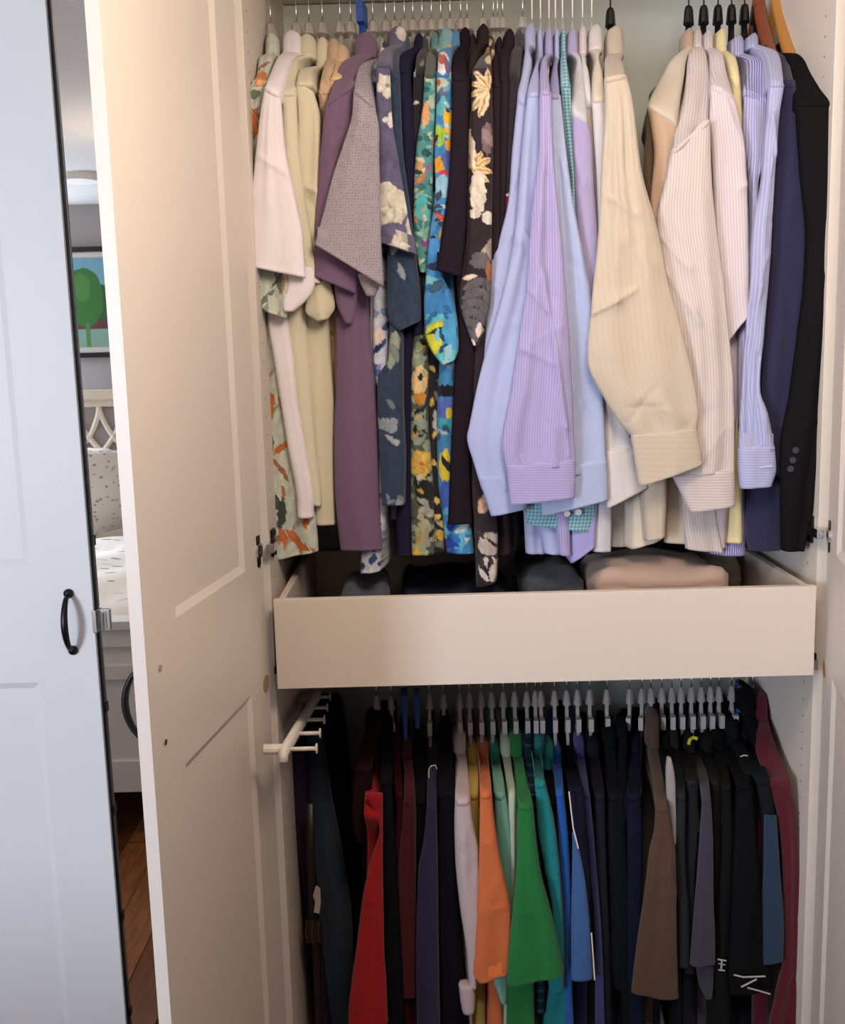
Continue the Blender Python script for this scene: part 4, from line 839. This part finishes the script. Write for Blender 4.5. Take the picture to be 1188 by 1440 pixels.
# right cluster
ds((920, 930, 120, 135), [(142, 914, 924), (155, 912, 923)], [(152, 911, 923), (180, 911, 922), (230, 907, 921), (262, 910, 918), (300, 915, 922)], 'dark olive-brown shirt', 'dark olive-brown long-sleeved shirt, a sliver left of the tan one', '5c4a38',
   [(330, 920, 930), (640, 924, 942), (752, 928, 945)], Y=.085, hang=None)
ds((963, 978, 39, 66), [(80, 947, 968), (108, 931, 964), (130, 919, 960), (148, 913, 174, 955)], [(146, 914, 172, 954), (180, 918, 190, 953), (212, 922, 215, 950), (278, 917, 278, 948), (330, 922, 330, 955), (450, 935, 450, 975), (600, 945, 600, 990), (650, 950, 990)], 'tan dress shirt', 'tan long-sleeved dress shirt with broad shoulder, leftmost of the right cluster', 'b59c86',
   [(640, 936, 965), (764, 936, 766, 972)], Y=.055, hang='black', hx=968, bcol='c2b8a8')
ds((976, 990, 40, 62), [(76, 970, 996), (108, 967, 1000), (140, 962, 1000), (180, 952, 1000), (212, 947, 168, 1000)], [(208, 946, 166, 1001), (255, 937, 245, 1004), (304, 926, 310, 1010), (380, 935, 380, 1019), (431, 945, 431, 1025), (483, 952, 483, 1030), (545, 955, 545, 1035), (610, 952, 610, 1036), (672, 948, 664, 1036)], 'cream striped dress shirt', 'cream long-sleeved dress shirt with fine grey stripes and long cuffed sleeve', 'c8bebb',
   [(660, 960, 1010), (720, 963, 1010), (773, 966, 779, 1020)], Y=.018, by=.07, hang='black', hx=989, pat='stripe', c2='b4acac', freq=190, pw=.35, cuff=[(670, 947.5, 661, 1036.5), (695, 960, 690, 1037), (722, 972, 712, 1037)], fold=.005, sdep=.03)
ds((990, 1006, 42, 66), [(74, 1001, 1018), (100, 1002, 1024), (122, 1002, 137, 1034)], [(118, 1001, 133, 1034), (170, 1000, 170, 1044), (212, 1003, 212, 1051), (327, 1008, 327, 1055), (400, 1012, 400, 1056), (481, 1024, 441, 1055)], 'pinkish twill dress shirt', 'pinkish white long-sleeved twill dress shirt, sleeve turned under at the elbow', 'ccc3c8',
   [(560, 1010, 1040), (700, 990, 1028), (774, 985, 772, 1023)], Y=.045, by=.078, hang='black', hx=1009, pat='stripe', c2='bcb2ba', freq=200, pw=.4)
ds((1009, 1025, 39, 70), [(80, 1022, 1037), (110, 1030, 1042)], [(106, 1028, 1042), (160, 1036, 1046), (200, 1040, 1048), (300, 1045, 1052), (420, 1044, 1056)], 'pale yellow dress shirt', 'pale yellow long-sleeved dress shirt, its hem showing below the cream stripes', 'd9cda0',
   [(600, 1020, 1044), (700, 1020, 1046), (764, 1017, 764, 1047)], Y=.09, by=.09, hang='black', hx=1028)
ds((1030, 1050, 49, 74), [(84, 1052, 1078), (112, 1050, 1081), (130, 1049, 143, 1083)], [(126, 1049, 139, 1083), (180, 1046, 1082), (212, 1050, 1079), (260, 1055, 1068), (300, 1056, 1067), (420, 1042, 1064), (520, 1040, 1062), (600, 1040, 1062)], 'blue striped dress shirt', 'blue long-sleeved dress shirt with bold white stripes and folded sleeve', '8f94c4',
   [(640, 1015, 1050), (720, 1008, 1051), (780, 1000, 782, 1051)], Y=.07, by=.105, hang='black', hx=1046, pat='stripe', c2='b9b4d0', freq=230, pw=.45, fold=.008, bcol='6c76b4')
d = ds((1053, 1070, 46, 62), [(72, 1074, 1096), (90, 1082, 1102), (121, 1084, 121, 1105)], [(118, 1083, 1105), (163, 1080, 1098), (196, 1077, 1095), (245, 1074, 1092), (327, 1061, 1088), (398, 1058, 1083), (470, 1052, 1077), (551, 1046, 1072), (578, 1044, 1081), (634, 1041, 1093)], 'pale blue pinstripe dress shirt', 'pale blue long-sleeved dress shirt with fine pinstripes, next to the navy jacket', '999fc6',
   None, Y=.028, hang='black', hx=1062, pat='stripe', c2='adafcf', freq=200, pw=.4, cuff=[(631, 1041, 628, 1093), (660, 1041, 662, 1095), (688, 1043, 685, 1088)], fold=.005, crease=[(1056, 430, 1052, 620, 4, -.006), (1066, 500, 1062, 625, 3, -.005), (1074, 590, 1072, 626, 3, .004)])
MB().tube([P(1068, 657, .019), P(1086, 655, .019)], .0008, 6).build('buttonhole', wirew, d)
# jackets
G('jacket', 'navy jacket', 'navy blue suit jacket on a reddish brown wooden hanger', 'jacket', JK, '2a2a48', (1072, 1090, 40, 66), [(84, 1096, 1110), (100, 1100, 1115), (118, 1102, 1119)], [(112, 1101, 1120), (180, 1094, 1128), (261, 1090, 1137), (333, 1086, 1139), (400, 1082, 1135), (463, 1078, 1128), (555, 1074, 1115), (627, 1080, 1100), (670, 1082, 1100)],
  [(640, 1052, 1104), (703, 1053, 1104), (760, 1052, 1102), (775, 1056, 1100)], Y=.06, by=.08, hang='brown', hx=1066, fold=.003)
j = G('jacket', 'black jacket', 'black suit jacket with sleeve buttons on an amber wooden hanger, right end', 'jacket', JK, '141416', (1098, 1119, 53, 72), [(78, 1106, 1130), (103, 1112, 1151), (125, 1118, 1165), (146, 1124, 1176)], [(142, 1122, 1175), (167, 1125, 1180), (240, 1130, 1183), (327, 1138, 1181), (400, 1135, 1175), (463, 1127, 1172), (561, 1114, 1166), (627, 1102, 1162), (673, 1102, 1151), (720, 1102, 1146), (776, 1103, 1134)],
  [(400, 1132, 1150), (600, 1112, 1140), (770, 1110, 1130)], Y=.015, by=.055, hang='amber', hx=1092, fold=.004, sdep=.035)
for k, (x, y) in enumerate(((1118, 633), (1114, 647), (1111, 659))): disc(P(x, y, .014), .0058, .003, nmat('horn_button', '303238', .4), j)
# ------------------------------------------------------------------ lower rail: polo shirts and tees
def ts(c, k, s, short, label, col, b=None, **kw):
    kw.setdefault('hang', 'tagged'); kw.setdefault('fold', .0035)
    x = (c[0]+c[1])/2
    if s and s[-1][0] > 1420 and 'closed' not in kw: kw['closed'] = True
    return G('polo_shirt', short, label, 'shirt', TS, col, c, k, s, b, low=True, rough=.95, **kw)
ts((512, 538, 1006, 1030), [(1060, 504, 528), (1085, 499, 523)], [(1082, 498, 524), (1138, 494, 521), (1172, 497, 518), (1186, 502, 516)], 'blackish maroon polo', 'blackish maroon polo shirt at the far left of the lower rail', '271418', [(1200, 508, 526), (1340, 506, 524), (1480, 500, 524)], Y=.09, hx=530)
ts((524, 543, 1070, 1088), [(1105, 515, 540), (1150, 511, 537)], [(1120, 514, 538), (1168, 533, 538), (1220, 519, 538), (1275, 508, 539), (1340, 500, 540), (1382, 494, 543), (1434, 489, 545), (1442, 489, 546)], 'bright red polo', 'bright red polo shirt, its sleeve flaring to the bottom edge', 'a00f1c', [(1300, 512, 530), (1500, 500, 538)], Y=.03, by=.075, hx=532, fold=.003)
ts((537, 552, 1014, 1034), [(1075, 535, 550), (1104, 534, 551)], [(1100, 534, 551), (1200, 537, 557), (1300, 539, 563), (1445, 545, 570)], 'black polo right of the red one', 'plain black polo shirt directly right of the bright red one', '15151a', None, Y=.05, hx=551)
ts((544, 564, 1030, 1052), [(1092, 553, 564), (1120, 555, 567)], [(1116, 555, 567), (1147, 556, 568), (1190, 553, 568), (1300, 556, 571), (1445, 562, 580)], 'maroon polo', 'maroon polo shirt, left of the two wine-coloured ones', '3e111b', None, Y=.068, hx=551)
ts((563, 580, 1042, 1064), [(1092, 569, 582), (1130, 568, 584)], [(1126, 567, 584), (1153, 566, 585), (1214, 560, 585), (1306, 556, 585), (1370, 557, 585), (1404, 563, 585)], 'dark red polo', 'dark wine red polo shirt, right of the maroon one', '49101a', [(1380, 568, 584), (1500, 568, 586)], Y=.058, hx=570, hang='blue')
ts((580, 596, 1030, 1052), [(1092, 583, 600), (1130, 583, 602)], [(1126, 583, 602), (1200, 584, 606), (1300, 584, 606), (1445, 584, 606)], 'black polo on blue hanger', 'black polo shirt on the second blue hanger', '141518', None, Y=.075, hx=587, hang='blue')
pp = Print('272145', 31).leaf(601, 1090, 17, 1.6, -78, 'b8b4c8').leaf(603, 1077, 12, 1.6, 0, 'b8b4c8')
ts((600, 617, 1052, 1074), [(1092, 601, 615), (1140, 600, 614)], [(1136, 600, 614), (1183, 596, 615), (1229, 588, 616), (1336, 585, 617), (1445, 586, 619)], 'deep purple polo', 'deep purple polo shirt with thin white piping near the neck', '272145', None, Y=.035, hx=605, pr=None)
tr = MB().tube([P(603, 1094, .02)+Vector((0, -.0, 0)), P(603, 1082, .02), P(606, 1077, .02), P(612, 1076, .02), P(614, 1081, .02)], .0011, 6); tr.build('piping', tagw, SC.collection.objects['polo_shirt.006'])
ts((618, 636, 1016, 1040), [(1080, 615, 638), (1122, 615, 641)], [(1118, 614, 641), (1180, 614, 642), (1245, 615, 644), (1320, 616, 650), (1382, 618, 656), (1445, 620, 660)], 'black polo beside the pale pink one', 'black polo shirt between the purple and the pale pink one', '141418', None, Y=.05, hx=624)
cp = ts((635, 656, 1032, 1058), [(1076, 645, 657), (1100, 642, 660), (1130, 640, 662)], [(1126, 640, 662), (1154, 639, 665), (1205, 640, 674), (1273, 646, 675), (1341, 656, 672), (1392, 660, 671)], 'pale pink long-sleeved polo', 'pale pinkish white long-sleeved polo shirt with ribbed cuff', 'b9a9ac', [(1380, 650, 668), (1440, 655, 665), (1500, 655, 667)], Y=.022, hx=647, cuff=[(1390, 645, 667), (1410, 647, 669), (1427, 650, 668)])
ts((656, 672, 1050, 1072), [(1086, 660, 673), (1120, 658, 674)], [(1116, 658, 674), (1140, 659, 676), (1200, 668, 680), (1280, 668, 684)], 'yellow polo', 'soft yellow polo shirt between pink and orange', 'b59c4a', [(1300, 665, 680), (1400, 665, 684), (1500, 660, 684)], Y=.06, by=.085, hx=661)
ts((671, 689, 1047, 1070), [(1086, 676, 689), (1120, 675, 692)], [(1116, 675, 692), (1140, 675, 694), (1205, 674, 703), (1283, 671, 719), (1340, 668, 718), (1374, 665.5, 1368, 716), (1385, 672, 1373, 714)], 'orange polo', 'orange polo shirt with wide square sleeve', 'c4683a', [(1380, 686, 706), (1440, 686, 708), (1500, 686, 710)], Y=.012, by=.06, hx=677, fold=.003)
ts((688, 704, 1047, 1074), [(1086, 694, 706), (1120, 695, 711)], [(1116, 695, 711), (1171, 697, 720), (1222, 701, 723), (1290, 706, 722), (1372, 692, 715), (1412, 704, 714)], 'mint green polo', 'mint green polo shirt with darker teal collar', '72a898', [(1380, 694, 712), (1440, 700, 712), (1500, 700, 714)], Y=.045, by=.07, hx=692, ccol='1f7c6c')
ts((705, 720, 1037, 1062), [(1086, 710, 721), (1120, 714, 726)], [(1116, 714, 726), (1154, 719, 730), (1210, 721, 729), (1300, 719, 728), (1392, 712, 730), (1420, 716, 728)], 'pale mint polo', 'very pale mint polo shirt left of the green one', 'a9b8a2', [(1400, 710, 726), (1500, 706, 722)], Y=.058, by=.05, hx=708)
ts((717, 737, 1033, 1062), [(1080, 726, 738), (1110, 728, 744), (1137, 729, 750)], [(1133, 729, 750), (1222, 727, 760), (1290, 721, 777), (1340, 716, 788), (1371, 714, 794), (1390, 713, 1373, 794)], 'bright green polo', 'bright green polo shirt with the widest sleeve of the lower row', '1b7036', [(1380, 714, 752), (1440, 712, 753), (1500, 710, 755)], Y=-.005, by=.04, hx=724, fold=.003, sdep=.03)
ts((737, 750, 1032, 1056), [(1086, 740, 753), (1120, 742, 757)], [(1116, 742, 757), (1180, 750, 762), (1280, 752, 766), (1370, 751, 768), (1426, 752, 767)], 'navy teal patterned polo', 'dark teal navy polo shirt with faint woven bands at the sleeve end', '182c36', None, Y=.06, hx=741, pat='hstripe', c2='33444e', freq=55, pw=.25)
ts((749, 766, 1035, 1062), [(1086, 753, 765), (1103, 753, 767)], [(1100, 753, 767), (1161, 756, 781), (1222, 766, 788), (1290, 777, 793), (1350, 775, 795), (1372, 770, 795), (1398, 774, 1392, 794)], 'teal polo', 'teal polo shirt just right of the green one', '127a80', [(1380, 775, 800), (1440, 766, 806), (1500, 764, 808)], Y=.03, by=.06, hx=753)
ts((763, 781, 1047, 1080), [(1095, 766, 782), (1130, 766, 783)], [(1126, 766, 783), (1154, 768, 784), (1240, 780, 792), (1400, 788, 800)], 'aqua-collared black polo', 'black polo shirt with bright aqua collar', '141517', None, Y=.068, hx=761, ccol='2a9c9c')
ts((780, 791, 1049, 1072), [(1090, 781, 792), (1120, 782, 794)], [(1116, 782, 794), (1205, 787, 802), (1290, 792, 805), (1392, 795, 806), (1445, 796, 808)], 'royal blue polo', 'royal blue polo shirt, narrow, between aqua and navy', '1a56a8', None, Y=.05, hx=780)
n1 = ts((793, 811, 1049, 1074), [(1090, 797, 815), (1113, 800, 821)], [(1110, 800, 822), (1161, 806, 826), (1200, 809, 830), (1239, 806, 832), (1307, 804, 834), (1380, 804, 1378, 837)], 'navy and blue polo with white piping', 'navy polo shirt with blue side panel and two lines of white piping', '181b2a', None, Y=.02, hx=797)
loft('side_panel', [(1176, 806, 811), (1239, 805, 824), (1307, 804, 831), (1381, 804, 1379, 835)], .012, fabric('3a5f96'), n1, dep=.02, fold=.001)
MB().tube([P(800, 1113, .004), P(803, 1140, .003), P(806, 1165, .002), P(813, 1193, .001)], .0013, 6).build('piping', wirew, n1)
MB().tube([P(831.5, 1312, .009), P(834, 1345, .009), P(836, 1378, .009)], .0014, 6).build('piping', wirew, n1)
ts((810, 824, 1038, 1064), [(1086, 816, 826), (1120, 820, 830)], [(1116, 820, 830), (1154, 824, 834), (1222, 830, 840), (1330, 838, 848), (1445, 838, 852)], 'indigo polo', 'indigo blue polo shirt left of the long run of black ones', '35386c', None, Y=.045, hx=812)
DK = [((827, 845), 1038, 838, 852, 842, 858, '1e202a', 'charcoal navy polo', 'charcoal navy polo shirt, first dark one right of indigo', 829),
      ((851, 868), 1022, 858, 873, 860, 886, '14151a', 'black polo in mid-row', 'plain black polo shirt, second dark one right of indigo', 853),
      ((871, 885), 1016, 868, 880, 872, 888, '111418', 'blue-black polo', 'blue-black polo shirt, third dark one right of indigo', 885),
      ((887, 903), 1030, 884, 903, 882, 905, '15182a', 'ink blue polo', 'ink blue polo shirt directly left of the brown one', 902)]
for q, (c, yt, a0, a1, b0, b1, col, sh_, lb, hx) in enumerate(DK):
    ts((c[0], c[1], yt, yt+24), [(1092, (c[0]+a0)/2, (c[1]+a1)/2), (1125, a0-2, a1)], [(1120, a0-2, a1), (1200, a0-1, a1+2), (1300, b0, b1), (1350, b0, b1+3), (1392 if q == 1 else 1446, b0+4, b1+4)], sh_, lb, col, None, Y=.055-.006*q, hx=hx)
ts((912, 930, 1004, 1050), [(1080, 916, 932), (1110, 922, 938), (1140, 924, 941)], [(1136, 924, 941), (1171, 922, 946), (1200, 915, 952), (1256, 908, 953), (1331, 897, 954), (1399, 889, 1408, 956)], 'brown polo', 'brown polo shirt with wide sleeve among the black ones', '4f3a2d', [(1400, 900, 924), (1500, 898, 926)], Y=.01, by=.07, hx=915, fold=.003)
w = ts((930, 946, 1030, 1052), [(1070, 936, 950), (1110, 938, 953)], [(1106, 938, 953), (1154, 942, 955), (1200, 946, 956), (1300, 950, 958), (1445, 950, 962)], 'black polo with white side panel', 'black polo shirt with a curved white panel, right of brown', '151518', [(1406, 918, 930), (1500, 916, 930)], Y=.04, by=.066, hx=930)
loft('side_panel', [(1068, 939, 945), (1085, 937, 949), (1110, 937.5, 951.5), (1154, 943, 952), (1188, 947.5, 951.5)], .030, fabric('989294'), w, dep=.016, fold=.001)
ts((942, 957, 1028, 1052), [(1086, 952, 965), (1125, 953, 966)], [(1120, 953, 966), (1190, 950, 966), (1240, 951, 968), (1290, 954, 972), (1362, 954, 973)], 'charcoal polo', 'charcoal grey polo shirt with sleeve end just above the bottom marks', '282a2d', None, Y=.03, hx=944)
y5 = ts((964, 980, 1034, 1056), [(1080, 965, 982), (1103, 967, 983)], [(1100, 967, 983), (1160, 966, 984), (1222, 963, 980), (1300, 964, 978), (1370, 960, 978)], 'dark olive polo with yellow neck tape', 'dark olive polo shirt with a yellow strip inside the collar', '232427', None, Y=.045, hx=957)
MB().tube([P(968, 1047, .195), P(970, 1040, .2), P(975, 1037, .205), P(981, 1039, .2)], .0035, 8).build('neck_tape', nmat('yellow_tape', 'c8cc1c', .7), y5)
ts((983, 996, 1046, 1066), [(1090, 986, 998), (1128, 990, 1001)], [(1124, 990, 1001), (1188, 986, 1005), (1273, 979, 1006), (1320, 975, 1008), (1360, 972, 1358, 1008)], 'violet grey polo', 'violet grey polo shirt with tapering sleeve among the blacks', '3a3644', None, Y=.012, hx=971, ccol='1a181d', under=[(1362, 980, 1006), (1390, 985, 1005), (1406, 993, 1002)])
ts((991, 1006, 1032, 1056), [(1080, 998, 1010), (1103, 1002, 1014)], [(1100, 1002, 1014), (1200, 1004, 1018), (1320, 1006, 1020), (1445, 1004, 1022)], 'olive black polo', 'olive black polo shirt right of violet grey', '1e211e', None, Y=.05, hx=985)
t1 = ts((1006, 1022, 1028, 1052), [(1080, 1012, 1026), (1110, 1016, 1030)], [(1106, 1015, 1030), (1200, 1014, 1034), (1300, 1008, 1030), (1368, 1005, 1028), (1440, 1008, 1030)], 'black tee with small white mark', 'black t-shirt with a small white letter-like mark on the sleeve', '151718', None, Y=.038, hx=998)
def seg(o, pts, r=.0011, Y=.03, nm='printed_mark', m=None): MB().tube([P(x, y, Y) for x, y in pts], r, 5).build(nm, m or tagw, o)
seg(t1, [(1009, 1349), (1021, 1351)], .0016, .022); seg(t1, [(1015, 1350), (1014, 1364)], .0018, .022); seg(t1, [(1010, 1364), (1019, 1365)], .0014, .022); seg(t1, [(1010, 1355), (1020, 1357)], .0010, .022)
t2 = ts((1024, 1042, 1022, 1048), [(1075, 1034, 1052), (1110, 1038, 1058)], [(1106, 1037, 1058), (1200, 1034, 1068), (1300, 1030, 1078), (1368, 1026, 1086), (1402, 1028, 1392, 1088)], 'black tee with white strokes', 'black t-shirt with three white strokes on the sleeve end', '111214', None, Y=.02, hx=1010)
seg(t2, [(1032, 1371), (1045, 1374), (1060, 1373.5), (1076, 1373)], .0017, .004); seg(t2, [(1042, 1388), (1052, 1383), (1064, 1377)], .0017, .004); seg(t2, [(1051, 1389), (1066, 1393), (1083, 1398)], .0017, .004)
t3 = ts((1040, 1056, 1018, 1046), [(1070, 1056, 1072), (1103, 1064, 1086)], [(1100, 1064, 1086), (1160, 1074, 1094), (1222, 1072, 1100), (1307, 1068, 1104), (1358, 1067, 1352, 1104)], 'slate blue panelled polo', 'black and slate blue polo shirt, second from the right end', '181d21', None, Y=.03, hx=1028)
loft('sleeve_panel', [(1150, 1077, 1094), (1222, 1076, 1099), (1307, 1070, 1105), (1359, 1068, 1353, 1104)], .022, fabric('20364e'), t3, dep=.02, fold=.001)
seg(t2, [(1041, 1064), (1046, 1062), (1051, 1063)], .0014, .10)
ts((1028, 1042, 1012, 1036), [(1060, 1040, 1056), (1090, 1046, 1062)], [(1086, 1046, 1062), (1160, 1050, 1068), (1260, 1052, 1070), (1340, 1050, 1070)], 'black polo on blue hanger at right', 'black polo shirt on the rightmost blue hanger', '15181a', None, Y=.06, hx=1038, hang='blue')
ts((1042, 1064, 969, 1000), [(1030, 1054, 1070), (1060, 1066, 1080), (1090, 1078, 1092)], [(1086, 1078, 1093), (1150, 1088, 1102), (1250, 1098, 1110), (1350, 1100, 1114), (1445, 1104, 1120)], 'black hooded top', 'black long top with rounded collar, in front of the burgundy one', '111112', None, Y=.085, hx=1058)
ts((1062, 1083, 976, 1010), [(1030, 1064, 1087), (1060, 1066, 1098), (1085, 1074, 1108), (1105, 1080, 1114)], [(1100, 1079, 1113), (1154, 1096, 1123), (1205, 1102, 1126), (1256, 1104, 1128), (1307, 1105, 1129), (1358, 1103, 1130), (1400, 1094, 1130), (1446, 1084, 1131)], 'burgundy long-sleeved top', 'burgundy red long-sleeved top against the right side wall', '520f20', None, Y=.03, by=.08, hx=1072, hang=None, fold=.005)
# ------------------------------------------------------------------ trousers and belt on the peg rack
TRG = 'trousers hanging from the peg rack'
def trousers(rows, Y, col, label, dep=.05):
    t = empty('trousers', (P(rows[0][1], rows[0][0], Y).x, Y, .5), label, 'trousers', TRG)
    rr = [r for r in rows]; mid = len(rr)//2
    loft('front_leg', rows, Y, fabric(col), t, dep=dep, fold=.006)
    loft('back_leg', [(r[0]+3, r[1]+3, r[2]+2) for r in rows], Y+dep+.012, fabric(col), t, dep=dep*.8, fold=.006)
    return t
trousers([(1054, 404, 428), (1080, 405, 430), (1170, 412, 434), (1260, 424, 440), (1350, 436, 452), (1490, 446, 470)], .16, '2c2234', 'purplish black trousers at the left end of the peg rack')
trousers([(1036, 430, 452), (1060, 430, 456), (1130, 432, 466), (1200, 438, 480), (1300, 446, 494), (1380, 448, 496), (1490, 450, 500)], .20, '2c3a4a', 'dark slate blue trousers, widest on the peg rack')
trousers([(1016, 446, 470), (1060, 452, 480), (1120, 462, 492), (1180, 474, 505), (1260, 482, 508), (1340, 486, 500), (1490, 488, 504)], .27, '1c232c', 'black trousers right of the slate blue ones on the peg rack')
trousers([(985, 444, 478), (1005, 448, 482), (1100, 462, 490), (1200, 470, 496), (1490, 474, 500)], .36, '1e2833', 'navy black trousers furthest back on the peg rack')
trousers([(1000, 420, 446), (1050, 424, 450), (1200, 426, 454), (1490, 440, 470)], .40, '181e26', 'plain black trousers behind the left pegs')
blt = empty('belt', (P(442, 1300, .12).x, .12, .6), 'dark leather belt with brassy loops and white hang tag', 'belt')
lea = nmat('dark_leather', '211815', .45); brs = nmat('brass', 'a88a50', .3, 1)
MB().tube([P(x, y, .12) for x, y in ((436, 1130), (437, 1200), (440, 1290), (445, 1340), (448, 1450), (450, 1490))], .007, 8, side=(1, 0, 0), flat=.4).build('strap', lea, blt, smooth=True)
for x in (432, 441, 450): MB().tube([P(x-1, 1294, .108), P(x-2.5, 1310, .106), P(x, 1327, .108)], .0011, 6).build('loop', brs, blt)
MB().box(P(431, 1300, .112).x, P(452, 1300, .112).x, .109, .121, P(431, 1326, .11).z, P(431, 1296, .11).z).build('buckle', lea, blt, bevel=.002)
MB().prism([P(x, y, .105) for x, y in ((444, 1246), (450, 1250), (451, 1270), (449, 1285), (441, 1283), (443, 1268), (440, 1260))], (0, .003, 0)).build('hang_tag', tagw, blt)
# ------------------------------------------------------------------ things lying in the drawer
def heap(name, x0, x1, y0, y1, z0, z1, col, label, cat, amp=.006, seed=1, rnd=4, folds=3):
    rs = np.random.RandomState(seed); b = bmesh.new(); bmesh.ops.create_cube(b, size=1)
    bmesh.ops.subdivide_edges(b, edges=b.edges[:], cuts=14, use_grid_fill=True)
    ph = rs.uniform(0, 6, 6)
    for v in b.verts:
        x, y, z = v.co*2
        e = (1-abs(x)**rnd*.06-abs(y)**rnd*.06)
        zz = z*(1-.35*max(abs(x), abs(y))**6)
        w = amp*(math.sin(4*x+ph[0]+2*math.sin(2*y+ph[1]))+.6*math.sin(9*x*y+ph[2])+.5*math.sin(7*y+3*x+ph[3]))
        lay = .004*math.sin(z*folds*3.14)
        v.co = Vector(((x0+x1)/2+(x1-x0)/2*x*e*(1+lay*2)+.3*w, (y0+y1)/2+(y1-y0)/2*y*e+lay, (z0+z1)/2+(z1-z0)/2*zz + (w if z > -.9 else 0)))
    me = bpy.data.meshes.new(name); b.to_mesh(me); b.free()
    return tag(link(name, me, fabric(col), None, True), label, cat, 'folded clothes in the drawer')
zb = dz0+.019
def zx(px, py, Y): q = P(px, py, Y); return q.x, q.z
xa, za = zx(826, 796, .10); xb_, _ = zx(1030, 796, .10)
heap('folded_trousers', xa, xb_, .06, .30, zb, P(900, 799, .08).z, 'b39c90', 'light pinkish beige folded trousers at the front right of the drawer', 'trousers', .004, 3)
heap('folded_shirt', zx(985, 790, .2)[0], zx(1058, 790, .2)[0], .24, .40, zb, P(1020, 785, .22).z, '8c8876', 'sage grey folded shirt in the right corner of the drawer', 'shirt', .005, 4)
heap('folded_sweater', zx(832, 780, .36)[0], zx(980, 780, .36)[0], .315, .475, zb, P(900, 768, .33).z, '3a463e', 'dark green folded sweater behind the beige trousers', 'sweater', .008, 5)
heap('folded_sweater', zx(730, 790, .2)[0], zx(818, 790, .2)[0], .12, .42, zb, P(770, 800, .16).z, '4c525a', 'charcoal folded sweater in the middle of the drawer', 'sweater', .005, 6)
heap('folded_jeans', zx(560, 800, .3)[0], zx(715, 800, .3)[0], .14, .46, zb, P(640, 822, .2).z, '2c303c', 'dark navy folded jeans left of the charcoal sweater', 'jeans', .006, 7)
heap('folded_shirt', zx(478, 800, .2)[0], zx(548, 800, .2)[0], .10, .34, zb, P(500, 822, .16).z, '4a5260', 'slate folded shirt at the front left of the drawer', 'shirt', .006, 8)
